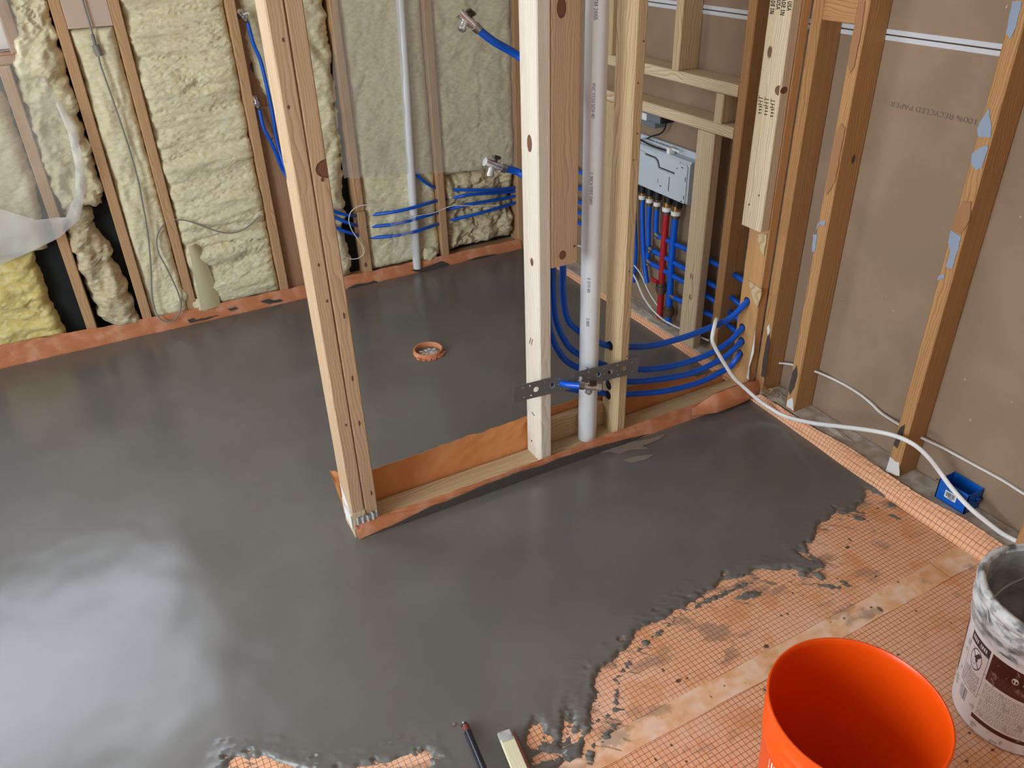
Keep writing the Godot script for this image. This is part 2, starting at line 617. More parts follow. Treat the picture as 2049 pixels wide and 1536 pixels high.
# ---------------------------------------------------------------- chrome stub-out valve, built along +x from the hose end at its origin
func valve(at: Vector3, along: Vector3, up: Vector3, label: String, cap := true, scale := 1.0) -> Node3D:
	var o := thing("shutoff_valve", at, label, "valve", "chrome valves on blue stubs")
	var X := along.normalized()
	var Z := X.cross(up).normalized()
	var Y := Z.cross(X)
	var bits := []
	var g := G.new()
	g.tube([Vector3(-0.008, 0, 0), Vector3(0.008, 0, 0)], 0.0125, 16)
	bits.append(["crimp_ring", g, M.steel])
	g = G.new()
	g.tube([Vector3(0.006, 0, 0), Vector3(0.012, 0, 0), Vector3(0.016, 0, 0), Vector3(0.034, 0, 0), Vector3(0.038, 0, 0), Vector3(0.052, 0, 0)], 0.0105, 18)
	g.tube([Vector3(0.016, 0, 0), Vector3(0.030, 0, 0)], 0.0125, 6)
	bits.append(["body", g, M.chrome])
	g = G.new()
	g.tube([Vector3(0.036, -0.008, 0), Vector3(0.036, -0.034, 0)], 0.0085, 16)
	g.tube([Vector3(0.036, -0.022, 0), Vector3(0.036, -0.032, 0)], 0.0105, 6)
	bits.append(["outlet", g, M.chrome])
	g = G.new()
	g.tube([Vector3(0.050, 0, 0), Vector3(0.062, 0, 0)], 0.012, 18)
	bits.append(["end_cap", g, M.chrome])
	if cap:
		g = G.new()
		g.tube([Vector3(0.030, 0.004, 0), Vector3(0.030, 0.020, 0)], 0.006, 12)
		g.board(Vector3(0.020, 0.018, -0.009), Vector3(0.040, 0.026, 0.009), 0, 0.002)
		bits.append(["handle", g, M.dark_metal])
	for b in bits:
		var p := MeshInstance3D.new()
		p.name = b[0]
		p.mesh = (b[1] as G).commit()
		p.material_override = b[2]
		p.transform = Transform3D(Basis(X * scale, Y * scale, Z * scale), Vector3.ZERO)
		o.add_child(p, true)
	return o

func hose(called: String, pts: Array, r: float, m: Material, label: String, category: String, group := "", seg := 12, flat := 1.0) -> MeshInstance3D:
	var g := G.new()
	g.tube(curve(pts), r, seg, flat)
	return solo(called, g, m, label, category, group)

# ---------------------------------------------------------------- textures
func floor_grid() -> ImageTexture:
	var size := 512
	var cells := 16
	var f := noise(5, 0.02, 4)
	var f2 := noise(6, 0.11, 3)
	var data := PackedByteArray()
	data.resize(size * size * 3)
	var a := Color8(245, 192, 158)
	var b := Color8(239, 166, 118)
	var pale := Color8(249, 220, 200)
	var at := 0
	for j in size:
		for i in size:
			# four-fold blend so the tile has no seam
			var u := float(i) / size * TAU
			var w := float(j) / size * TAU
			var q := Vector3(cos(u), sin(u), cos(w)) * 60.0
			var k := f.get_noise_3dv(q + Vector3(0, 0, sin(w) * 90.0)) * 0.5 + 0.5
			var k2 := f2.get_noise_2d(i, j)
			var c := a.lerp(b, k).lerp(pale, clampf(k2 * 0.9, 0.0, 0.8))
			var cx := absf(fposmod(float(i) / size * cells + 0.5, 1.0) - 0.5)
			var cy := absf(fposmod(float(j) / size * cells + 0.5, 1.0) - 0.5)
			var d := minf(cx, cy)
			var lined := 1.0 - smoothstep(0.022, 0.068, d + k2 * 0.015)
			c = c.lerp(Color8(104, 58, 34), lined * 0.78)
			data[at] = int(c.r * 255); data[at + 1] = int(c.g * 255); data[at + 2] = int(c.b * 255)
			at += 3
	return ImageTexture.create_from_image(Image.create_from_data(size, size, false, Image.FORMAT_RGB8, data))

# dirt dried on the membrane: grey mortar smears near the wet edge, rusty damp marks, pale haze and dark crumbs
# the same weave showing only faintly through the fleece, on plain ground
func faint_grid() -> ImageTexture:
	var w := 2048
	var h := 128
	var im := Image.create(w, h, false, Image.FORMAT_RGBA8)
	var f := noise(9, 0.006, 3)
	for j in h:
		for i in w:
			var cx := absf(fposmod(float(i) / w * 128.0, 1.0) - 0.5)
			var cy := absf(fposmod(float(j) / h * 14.0, 1.0) - 0.5)
			var on := 1.0 - smoothstep(0.06, 0.16, minf(cx, cy))
			var fade := clampf(f.get_noise_2d(i * 0.25, j) * 1.5 + 0.25, 0.0, 0.5) * (1.0 - smoothstep(0.35, 0.7, float(j) / h))
			im.set_pixel(i, j, Color(0.36, 0.19, 0.09, on * fade))
	return ImageTexture.create_from_image(im)

func floor_dirt() -> ImageTexture:
	var w := 1200
	var h := 750
	var gw := 97
	var gh := 61
	var dist := PackedFloat32Array()
	dist.resize(gw * gh)
	for j in gh:
		for i in gw:
			dist[j * gw + i] = pond_distance(Vector2(-2.4 + i * 0.025, 1.9 + j * 0.025))
	var smear := noise(51, 6.0, 4, 0.08)
	var streak := noise(52, 14.0, 4, 0.05)
	var rust := noise(53, 5.0, 4, 0.1)
	var haze := noise(54, 2.5, 4)
	var im := Image.create(w, h, false, Image.FORMAT_RGBA8)
	for j in h:
		for i in w:
			var x := -2.4 + 0.002 * i
			var z := 1.9 + 0.002 * j
			var gx := (x + 2.4) / 0.025
			var gz := (z - 1.9) / 0.025
			var i0 := mini(int(gx), gw - 2)
			var j0 := mini(int(gz), gh - 2)
			var fx := gx - i0
			var fz := gz - j0
			var d := lerpf(lerpf(dist[j0 * gw + i0], dist[j0 * gw + i0 + 1], fx), lerpf(dist[(j0 + 1) * gw + i0], dist[(j0 + 1) * gw + i0 + 1], fx), fz)
			if d > 0.05: continue
			var far := -d
			var c := Color8(246, 214, 198)
			var al := clampf(haze.get_noise_2d(x, z) * 0.4 + 0.08, 0.0, 0.3)
			var r := clampf((rust.get_noise_2d(x, z) - 0.18) * 1.6, 0.0, 0.38)
			c = c.lerp(Color8(205, 125, 58), clampf(r / (al + r + 0.001), 0, 1)); al = maxf(al, r)
			var g := clampf((smear.get_noise_2d(x * 1.0, z * 1.7) - 0.12 - far * 0.9) * 2.0, 0.0, 0.45)
			var g2 := clampf((streak.get_noise_2d((x + z) * 0.5, (z - x) * 2.2) - 0.28 - far * 2.0) * 4.0, 0.0, 0.75) * (1.0 if far < 0.16 else 0.0)
			var gg := maxf(g, g2)
			if gg > 0.0:
				c = c.lerp(Color8(96, 88, 82), clampf(gg / (al * 0.4 + gg), 0, 1)); al = maxf(al, gg)
			im.set_pixel(i, j, Color(c.r, c.g, c.b, al))
	rng.seed = 99
	for k in 420:
		var p := Vector2(rng.randf_range(-2.2, -0.02), rng.randf_range(1.95, 3.3))
		var r := rng.randf_range(0.7, 2.0) if rng.randf() < 0.93 else rng.randf_range(2.0, 3.4)
		var col := Color8(60, 45, 38) if rng.randf() < 0.75 else Color8(225, 215, 210)
		var q := (p - Vector2(-2.4, 1.9)) / 0.002
		var tall := rng.randf_range(0.6, 1.6)
		for b in range(-9, 10):
			for a in range(-9, 10):
				var e := Vector2(a * tall, b / tall).length()
				if e < r and q.x + a >= 0 and q.x + a < w and q.y + b >= 0 and q.y + b < h:
					im.set_pixel(int(q.x) + a, int(q.y) + b, Color(col.r, col.g, col.b, 0.85))
	return ImageTexture.create_from_image(im)

# the print round the white pail: brown band, warning panel, columns of small type, bar code
func pail_print() -> ImageTexture:
	var w := 1024
	var h := 512
	var im := Image.create(w, h, false, Image.FORMAT_RGB8)
	var white := Color8(244, 243, 246)
	im.fill(white)
	var ink := Color8(48, 44, 50)
	var brown := Color8(78, 34, 32)
	rng.seed = 7
	# v runs from the bottom (0) to the top (1); the image is written with row 0 at the bottom
	im.fill_rect(Rect2i(360, 66, 664, 26), brown)
	im.fill_rect(Rect2i(0, 150, 92, 330), brown)
	im.fill_rect(Rect2i(60, 210, 18, 180), Color8(160, 130, 60))
	# warning panel
	im.fill_rect(Rect2i(190, 190, 168, 300), ink)
	im.fill_rect(Rect2i(193, 193, 162, 294), white)
	im.fill_rect(Rect2i(193, 440, 162, 47), ink)
	for k in 9:
		im.fill_rect(Rect2i(205 + k * 15, 455, 9, 20), white if k != 4 else ink)
	for y in range(-62, 63):
		for x in range(-52, 53):
			var e := Vector2(x / 50.0, y / 60.0).length()
			var on := e < 1.0 and e > 0.9
			# a toddler tipping head first into a bucket, and the bar across
			if Vector2((x - 6) / 11.0, (y + 2) / 11.0).length() < 1.0: on = true
			if absf(x * 0.55 + 4 - y * 0.42) < 8.0 and y > 2 and y < 44: on = true
			if y < -8 and y > -34 and absf(x + 10) < 16 + y * 0.1 and (absf(x + 10) > 11 or y < -30): on = true
			if e < 0.95 and absf(x * 0.8 + y * 0.75) < 3.5: on = true
			if on: im.set_pixel(274 + x, 372 + y, ink)
	for line in 11:
		var x := 204
		while x < 340:
			var l := rng.randi_range(4, 16)
			im.fill_rect(Rect2i(x, 204 + line * 9, mini(l, 344 - x), 4), ink)
			x += l + 4
	# bar code
	for k in 16:
		im.fill_rect(Rect2i(206 + k * 5, 96, rng.randi_range(1, 4), 74), ink)
	for line in 5:
		im.fill_rect(Rect2i(118, 110 + line * 12, rng.randi_range(24, 52), 5), Color8(90, 86, 92))
	# brown heading and the type below it
	im.fill_rect(Rect2i(372, 330, 652, 160), brown)
	for y in range(-20, 21):
		for x in range(-20, 21):
			var e := Vector2(x, y).length()
			if e < 18.0 and (e > 14.0 or absf(x) < 4 or y > 4): im.set_pixel(520 + x, 424 + y, white)
	for k in 12:
		im.fill_rect(Rect2i(560 + k * 15, 418, 9, 12), Color8(190, 160, 150))
	for line in 7:
		var x := 384
		while x < 1010:
			var l := rng.randi_range(4, 18)
			im.fill_rect(Rect2i(x, 338 + line * 9, l, 3), Color8(140, 95, 90))
			x += l + 5
	for line in 22:
		var x := 380
		while x < 1010:
			var l := rng.randi_range(4, 20)
			im.fill_rect(Rect2i(x, 108 + line * 9 + (line / 6) * 3, l, 3), Color8(110, 106, 112))
			x += l + 5
	# worn, with dried spatter
	var f := noise(71, 0.012, 4)
	for y in h:
		for x in w:
			var k := f.get_noise_2d(x, y)
			if k > 0.3: im.set_pixel(x, y, im.get_pixel(x, y).lerp(Color8(170, 168, 166), clampf((k - 0.3) * 3.0, 0, 0.7)))
	return ImageTexture.create_from_image(im)

# ================================================================ the scene
func _ready() -> void:
	rng.seed = 11
	# camera
	var cam := Camera3D.new()
	cam.name = "camera"
	add_child(cam)
	cam.transform = Transform3D(Basis(Vector3(0.878733, -0.027101, 0.476544), Vector3(0.268370, 0.853686, -0.446317), Vector3(-0.394723, 0.520083, 0.757435)), Vector3(-1.906539, 1.570801, 3.474272))
	cam.fov = 51.36407
	cam.near = 0.05
	cam.far = 60.0
	cam.current = true
	# sky, exposure
	var env := Environment.new()
	env.background_mode = Environment.BG_SKY
	var sky := Sky.new()
	var sm := ProceduralSkyMaterial.new()
	sm.sky_top_color = Color(0.72, 0.78, 0.86)
	sm.sky_horizon_color = Color(0.9, 0.92, 0.95)
	sm.ground_bottom_color = Color(0.7, 0.8, 0.92)
	sm.ground_horizon_color = Color(0.72, 0.84, 0.97)
	sm.sky_energy_multiplier = 1.8
	sky.sky_material = sm
	env.sky = sky
	env.tonemap_mode = Environment.TONE_MAPPER_LINEAR
	env.tonemap_exposure = 1.3
	env.sdfgi_enabled = true
	env.ssao_enabled = true
	env.ssil_enabled = true
	var we := WorldEnvironment.new()
	we.name = "world"
	we.environment = env
	add_child(we)
	# daylight through the window in the back wall and the patio door behind the camera's left
	daylight("window_daylight", Vector3(-2.97, 1.87, -0.04), Vector3(0, 0, 1), Vector2(1.8, 1.4), Color(0.95, 0.975, 1.0), 2.1)
	daylight("patio_daylight", Vector3(-4.16, 1.25, 2.7), Vector3(1, 0, 0), Vector2(1.7, 1.9), Color(0.92, 0.975, 1.0), 6.6)
	# two ceiling panels behind the camera
	materials()
	for p in [Vector3(-2.5, 2.72, 4.0), Vector3(-1.3, 2.72, 3.2)]:
		ceiling_panel(p, 3.0 if p.x < -2.0 else 20.0)
	shell()
	ground()
	back_wall()
	partition()
	right_wall()
	manifold()
	hoses()
	loose_things()

func ceiling_panel(p: Vector3, e: float) -> void:
	daylight("ceiling_panel_light", p + Vector3(0, -0.02, 0), Vector3(0, -1, 0), Vector2(1.1, 0.28), Color(1.0, 0.97, 0.92), e)
	var g := G.new()
	g.box(p + Vector3(-0.55, -0.008, -0.14), p + Vector3(0.55, 0.0, 0.14))
	var m := mat(Color.WHITE, 0.6)
	m.emission_enabled = true
	m.emission = Color(1.0, 0.94, 0.86)
	m.emission_energy_multiplier = 1.5
	var o := thing("ceiling_light", p, "flat ceiling light panel " + ("over the left" if p.x < -2.0 else "over the right") + " behind the camera", "light", "ceiling panels behind the camera")
	part(o, "glowing_panel", g, m)
	g = G.new()
	for k in [[Vector3(-0.58, -0.012, -0.17), Vector3(0.58, 0.02, -0.14)], [Vector3(-0.58, -0.012, 0.14), Vector3(0.58, 0.02, 0.17)]]: g.board(p + k[0], p + k[1], 0)
	for k in [[Vector3(-0.58, -0.012, -0.14), Vector3(-0.55, 0.02, 0.14)], [Vector3(0.55, -0.012, -0.14), Vector3(0.58, 0.02, 0.14)]]: g.board(p + k[0], p + k[1], 2)
	part(o, "panel_frame", g, M.get("white"))

func daylight(called: String, at: Vector3, dir: Vector3, size: Vector2, c: Color, e: float) -> void:
	var l := AreaLight3D.new()
	l.name = called
	l.area_size = size
	l.light_color = c
	l.light_energy = e
	l.shadow_enabled = true
	l.area_range = 12.0
	l.area_attenuation = 2.0
	add_child(l, true)
	l.look_at_from_position(at, at + dir, Vector3.UP if absf(dir.y) < 0.9 else Vector3.BACK)

func materials() -> void:
	M.pale = wood(rgb(232, 222, 208), rgb(196, 172, 146), 130.0, 0.6, 0, 31)
	M.pine = wood(rgb(226, 210, 180), rgb(178, 142, 100), 120.0, 0.8, 1, 21)
	M.pine2 = wood(rgb(212, 188, 150), rgb(166, 130, 90), 110.0, 0.8, 1, 22)
	M.pink = wood(rgb(206, 176, 142), rgb(162, 128, 98), 110.0, 0.7, 1, 23)
	M.fir = wood(rgb(196, 150, 100), rgb(144, 100, 62), 130.0, 0.75, 2, 24)
	M.fir_light = wood(rgb(206, 158, 108), rgb(156, 110, 68), 150.0, 0.5, 1, 28)
	M.tan = wood(rgb(208, 168, 126), rgb(160, 120, 86), 150.0, 0.65, 2, 25)
	M.plank = wood(rgb(182, 142, 110), rgb(142, 104, 78), 90.0, 0.5, 1, 26)
	M.knot = mat(Color.WHITE, 0.6)
	var ki := Image.create(4, 64, false, Image.FORMAT_RGB8)
	for j in 64:
		for i in 4:
			var kf := j / 63.0
			ki.set_pixel(i, j, rgb(134, 90, 68).lerp(rgb(104, 64, 46), 0.5 + 0.5 * sin(kf * 26.0)).lerp(rgb(70, 38, 24), smoothstep(0.86, 0.95, kf)))
	M.knot.albedo_texture = ImageTexture.create_from_image(ki)
	M.knot.texture_repeat = false
	M.nail = mat(rgb(48, 44, 42), 0.5, 0.3)
	M.ink = mat(rgb(28, 26, 26), 0.8)
	M.faded_ink = mat(rgb(112, 92, 78), 0.9)
	M.grey_ink = mat(rgb(96, 96, 104), 0.8)
	M.steel = mat(rgb(170, 172, 174), 0.32, 1.0)
	M.zinc = mat(rgb(214, 216, 220), 0.35, 0.5)
	M.chrome = mat(rgb(226, 228, 232), 0.2, 0.92)
	M.dark_metal = mat(rgb(82, 74, 66), 0.35, 0.8)
	M.brass = mat(rgb(196, 160, 92), 0.3, 1.0)
	M.bronze = mat(rgb(110, 92, 76), 0.5, 0.6)
	M.plate = mat(rgb(122, 121, 120), 0.42, 0.3)
	M.black = mat(rgb(22, 22, 24), 0.45)
	M.blue = mat(rgb(4, 90, 208), 0.3)
	M.blue_box = mat(rgb(0, 92, 190), 0.45)
	M.red = mat(rgb(176, 34, 38), 0.35)
	M.pvc = mat(rgb(228, 229, 231), 0.25)
	M.white_cable = mat(rgb(232, 230, 228), 0.4)
	M.grey_cable = mat(rgb(140, 136, 130), 0.5)
	M.white = mat(rgb(226, 226, 224), 0.5)
	M.collar = mat(rgb(235, 235, 235), 0.4)
	M.enclosure = mat(rgb(196, 206, 216), 0.42)
	M.grey_box = mat(rgb(112, 120, 128), 0.5)
	M.orange = mat(rgb(247, 84, 8), 0.34)
	M.glue = mat(rgb(164, 118, 80), 0.85)
	M.paint = mat(rgb(146, 158, 178), 0.7)
	M.plaster = mat(rgb(222, 218, 214), 0.85)
	M.mold = mat(rgb(72, 62, 56), 0.9)
	M.poly = mat(rgb(222, 220, 212, 70), 0.3)
	M.poly.transparency = BaseMaterial3D.TRANSPARENCY_ALPHA
	M.poly.cull_mode = BaseMaterial3D.CULL_DISABLED
	M.poly_fold = mat(rgb(240, 240, 240, 112), 0.3)
	M.poly_fold.transparency = BaseMaterial3D.TRANSPARENCY_ALPHA
	M.poly_fold.cull_mode = BaseMaterial3D.CULL_DISABLED
	M.glass = mat(rgb(235, 245, 250, 20), 0.05)
	M.glass.transparency = BaseMaterial3D.TRANSPARENCY_ALPHA
	M.felt = mat(rgb(28, 36, 34), 0.9)
	M.felt.albedo_texture = noise_tex(noise(61, 0.03, 4), 256, ramp([[0.0, rgb(205, 205, 205)], [1.0, rgb(255, 255, 255)]]))
	M.felt.uv1_triplanar = true
	M.felt.uv1_world_triplanar = true
	for k in [["wool", [rgb(222, 210, 168), rgb(231, 221, 184), rgb(237, 230, 202)], 301], ["wool_yellow", [rgb(220, 196, 112), rgb(228, 210, 138), rgb(234, 222, 172)], 302], ["wool_dirty", [rgb(188, 168, 132), rgb(208, 192, 154), rgb(224, 214, 186)], 303]]:
		var m := mat(Color.WHITE, 0.95, 0.0, 0.2)
		m.albedo_texture = noise_tex(noise(k[2], 0.03, 5, 20.0), 512, ramp([[0.25, k[1][0]], [0.5, k[1][1]], [0.75, k[1][2]]]))
		m.heightmap_enabled = true
		m.heightmap_texture = noise_tex(noise(k[2] + 20, 0.035, 5, 22.0), 512)
		m.heightmap_scale = 0.22
		m.uv1_triplanar = true
		m.uv1_world_triplanar = true
		m.uv1_scale = Vector3(1.7, 3.2, 1.7)
		m.rim_enabled = true
		m.rim = 0.25
		M[k[0]] = m
	M.pink_board = mat(rgb(206, 182, 164), 0.8)
	M.fleck = mat(rgb(184, 164, 144), 0.85)
	M.facing = mat(rgb(204, 192, 154), 0.9)
	M.kraft = mat(Color.WHITE, 0.85, 0.0, 0.3)
	M.kraft.albedo_texture = noise_tex(noise(311, 0.006, 5), 512, ramp([[0.3, rgb(147, 124, 103)], [0.5, rgb(151, 127, 106)], [0.7, rgb(155, 131, 110)]]))
	M.kraft.uv1_triplanar = true
	M.kraft.uv1_world_triplanar = true
	M.kraft.uv1_scale = Vector3(1.1, 1.1, 1.1)
	M.board_edge = mat(rgb(206, 206, 210), 0.8)
	M.ceiling = mat(rgb(214, 208, 200), 0.9)
	M.outer = mat(rgb(186, 172, 156), 0.9)
	M.concrete = mat(Color.WHITE, 0.9)
	M.concrete.albedo_texture = noise_tex(noise(321, 0.02, 5), 256, ramp([[0.25, rgb(168, 154, 140)], [0.5, rgb(184, 172, 158)], [0.75, rgb(200, 192, 184)]]))
	M.concrete.uv1_triplanar = true
	M.concrete.uv1_world_triplanar = true
	M.concrete.uv1_scale = Vector3(3, 3, 3)
	M.membrane = mat(Color.WHITE, 0.7, 0.0, 0.3)
	M.membrane.albedo_texture = noise_tex(noise(331, 0.012, 5), 512, ramp([[0.25, rgb(206, 130, 90)], [0.5, rgb(213, 139, 99)], [0.75, rgb(224, 160, 128)]]))
	M.membrane.uv1_triplanar = true
	M.membrane.uv1_world_triplanar = true
	M.membrane.uv1_scale = Vector3(2, 2, 2)
	M.membrane.backlight_enabled = true
	M.membrane.backlight = Color(0.35, 0.2, 0.12)
	M.faint_mesh = M.membrane.duplicate()
	M.faint_mesh.albedo_texture = noise_tex(noise(332, 0.01, 4), 256, ramp([[0.25, rgb(220, 148, 90)], [0.75, rgb(228, 160, 106)]]))
	M.faint_mesh.detail_enabled = true
	M.faint_mesh.detail_albedo = faint_grid()
	M.mesh = mat(Color.WHITE, 0.65, 0.0, 0.3)
	M.mesh.albedo_texture = floor_grid()
	M.mesh.uv1_triplanar = true
	M.mesh.uv1_world_triplanar = true
	M.mesh.uv1_scale = Vector3(1, 1, 1) / 0.2032
	pond_outline()
	M.floor_mesh = M.mesh.duplicate()
	M.floor_mesh.detail_enabled = true
	M.floor_mesh.detail_albedo = floor_dirt()
	M.floor_mesh.detail_uv_layer = BaseMaterial3D.DETAIL_UV_2
	M.band = mat(Color.WHITE, 0.6, 0.0, 0.35)
	M.band.albedo_texture = noise_tex(noise(341, 0.012, 5), 512, ramp([[0.25, rgb(232, 178, 130)], [0.5, rgb(242, 194, 154)], [0.75, rgb(246, 212, 186)]]))
	M.band.uv1_triplanar = true
	M.band.uv1_world_triplanar = true
	M.band.uv1_scale = Vector3(2.5, 2.5, 2.5)
	M.band.detail_enabled = true
	M.band.detail_albedo = M.floor_mesh.detail_albedo
	M.band.detail_uv_layer = BaseMaterial3D.DETAIL_UV_2
	M.mortar = mat(Color.WHITE, 1.0, 0.0, 0.5)
	M.mortar.albedo_texture = noise_tex(noise(351, 0.006, 4), 512, ramp([[0.3, rgb(106, 102, 98)], [0.7, rgb(112, 108, 104)]]))
	M.mortar.roughness_texture = noise_tex(noise(352, 0.008, 3), 256, ramp([[0.1, Color(0.2, 0.2, 0.2)], [0.9, Color(0.245, 0.245, 0.245)]]))
	M.mortar.roughness_texture_channel = BaseMaterial3D.TEXTURE_CHANNEL_RED
	M.mortar_dark = mat(rgb(84, 79, 75), 0.4)
	M.mortar_pale = mat(rgb(138, 128, 117), 0.45)
	M.mortar.uv1_triplanar = true
	M.mortar.uv1_world_triplanar = true
	M.mortar.uv1_scale = Vector3(0.8, 0.8, 0.8)
	M.pail = mat(Color.WHITE, 0.4)
	M.pail.albedo_texture = noise_tex(noise(361, 0.01, 5), 256, ramp([[0.3, rgb(222, 221, 222)], [0.6, rgb(240, 239, 240)]]))
	M.pail.uv1_triplanar = true
	M.pail.uv1_world_triplanar = true
	M.pail.uv1_scale = Vector3(3, 3, 3)
	M.caked = mat(Color.WHITE, 0.85)
	M.caked.albedo_texture = noise_tex(noise(362, 0.018, 5, 30.0), 512, ramp([[0.2, rgb(92, 90, 87)], [0.4, rgb(150, 148, 146)], [0.5, rgb(206, 205, 204)], [0.75, rgb(228, 227, 226)]]))
	M.caked.uv1_triplanar = true
	M.caked.uv1_world_triplanar = true
	M.caked.uv1_scale = Vector3(2.2, 4.5, 2.2)
	M.caked.heightmap_enabled = true
	M.caked.heightmap_texture = M.caked.albedo_texture
	M.caked.heightmap_scale = -0.15
	M.slurry = mat(Color.WHITE, 0.6)
	M.slurry.albedo_texture = noise_tex(noise(363, 0.009, 5, 10.0), 512, ramp([[0.25, rgb(132, 130, 126)], [0.55, rgb(170, 168, 164)], [0.8, rgb(198, 197, 194)]]))
	M.slurry.uv1_triplanar = true
	M.slurry.uv1_world_triplanar = true
	M.slurry.uv1_scale = Vector3(3, 3, 3)
	M.label = mat(Color.WHITE, 0.35)
	M.label.albedo_texture = pail_print()
	M.label.texture_repeat = false
	M.pencil = mat(rgb(34, 32, 44), 0.25)
	M.lath = wood(rgb(246, 238, 206), rgb(206, 190, 148), 210.0, 0.5, 0, 27)
	M.rust_wood = mat(rgb(118, 62, 50), 0.6)
	M.pale_blue = mat(rgb(205, 222, 236), 0.5)

# ---------------------------------------------------------------- room shell
func shell() -> void:
	var g := G.new()
	# sheathing behind the back studs, with the window opening at the left
	g.box(Vector3(-4.2, -0.05, -0.13), Vector3(-3.92, 2.74, -DEEP))
	g.box(Vector3(-3.92, -0.05, -0.13), Vector3(-2.035, 1.15, -DEEP))
	g.box(Vector3(-3.92, 2.62, -0.13), Vector3(-2.035, 2.74, -DEEP))
	g.box(Vector3(-2.035, -0.05, -0.13), Vector3(0.13, 2.74, -DEEP))
	struct("wall_back", g, M.felt)
	g = G.new()
	g.box(Vector3(DEEP + 0.013, -0.05, -0.13), Vector3(0.14, 2.74, 5.2))
	var wr := struct("wall_right", g, M.kraft)
	# two courses of wallboard, each with a pale tapered edge at the seam
	for k in [[0.012, 1.2255], [1.2295, 2.74]]:
		g = G.new()
		g.board(Vector3(DEEP, k[0], -DEEP), Vector3(DEEP + 0.0127, k[1], 5.2), 2, 0.001)
		part(wr, "wallboard", g, M.kraft)
	for k in [[1.2135, 1.2258], [1.2292, 1.2415]]:
		g = G.new()
		g.board(Vector3(DEEP - 0.0012, k[0], -DEEP), Vector3(DEEP + 0.002, k[1], 5.2), 2, 0.0008)
		part(wr, "taped_edge", g, M.board_edge)
	lettering(wr, "faded_print", "100% RECYCLED PAPER", 0.0125, Vector3(0.0885, 1.068, 2.222), Vector3(0, 0, -1.45), Vector3(0, -1, 0), M.faded_ink)
	g = G.new()
	g.box(Vector3(-4.2, -0.05, 5.2), Vector3(0.14, 2.74, 5.3))
	struct("wall_front", g, M.outer)
	g = G.new()
	g.box(Vector3(-4.3, -0.05, -0.13), Vector3(-4.2, 2.74, 1.8))
	g.box(Vector3(-4.3, -0.05, 3.6), Vector3(-4.2, 2.74, 5.3))
	g.box(Vector3(-4.3, 2.25, 1.8), Vector3(-4.2, 2.74, 3.6))
	g.box(Vector3(-4.3, -0.05, 1.8), Vector3(-4.2, 0.25, 3.6))
	struct("wall_left", g, M.outer)
	g = G.new()
	g.box(Vector3(-4.3, 2.74, -0.13), Vector3(0.14, 2.52, 5.3))
	struct("ceiling", g, M.ceiling)
	g = G.new()
	rng.seed = 404
	for k in 18:
		var p := Vector3(DEEP - 0.0001, rng.randf_range(0.08, 1.5), rng.randf_range(1.93, 2.68))
		var s := rng.randf_range(0.0012, 0.004)
		var tall := rng.randf_range(0.6, 3.0)
		g.slab(PackedVector2Array([Vector2(-s, 0), Vector2(-s * 0.3, -s * tall), Vector2(s, -s * 0.4), Vector2(s * 0.5, s * tall)]), p, Vector3.BACK, Vector3.UP, Vector3.LEFT, 0.0006)
	part(wr, "plaster_flecks", g, M.fleck).set_meta("kind", "stuff")
	# windows
	for k in 2:
		var w := Node3D.new()
		w.name = "window_%d" % (k + 1)
		add_child(w)
		w.set_meta("kind", "structure")
		g = G.new()
		if k == 0:
			w.position = Vector3(-2.97, 1.15, -0.11)
			for e in [[Vector3(-3.92, 1.15, -0.14), Vector3(-3.88, 2.62, -0.09)], [Vector3(-2.075, 1.15, -0.14), Vector3(-2.035, 2.62, -0.09)]]:
				g.board(e[0], e[1], 1)
			for e in [[Vector3(-3.92, 1.15, -0.14), Vector3(-2.035, 1.16, -0.09)], [Vector3(-3.92, 2.58, -0.14), Vector3(-2.035, 2.62, -0.09)]]:
				g.board(e[0], e[1], 0)
			part(w, "window_frame", g, M.white)
			g = G.new()
			g.box(Vector3(-3.89, 1.16, -0.118), Vector3(-2.07, 2.59, -0.114))
			part(w, "pane", g, M.glass)
		else:
			w.position = Vector3(-4.25, 0.25, 2.7)
			for e in [[Vector3(-4.29, 0.25, 1.8), Vector3(-4.21, 2.25, 1.86)], [Vector3(-4.29, 0.25, 3.54), Vector3(-4.21, 2.25, 3.6)], [Vector3(-4.29, 0.25, 2.67), Vector3(-4.21, 2.25, 2.73)]]:
				g.board(e[0], e[1], 1)
			for e in [[Vector3(-4.29, 0.25, 1.8), Vector3(-4.21, 0.31, 3.6)], [Vector3(-4.29, 2.19, 1.8), Vector3(-4.21, 2.25, 3.6)]]:
				g.board(e[0], e[1], 2)
			part(w, "window_frame", g, M.white)
			g = G.new()
			g.box(Vector3(-4.252, 0.3, 1.85), Vector3(-4.248, 2.2, 3.55))
			part(w, "pane", g, M.glass)

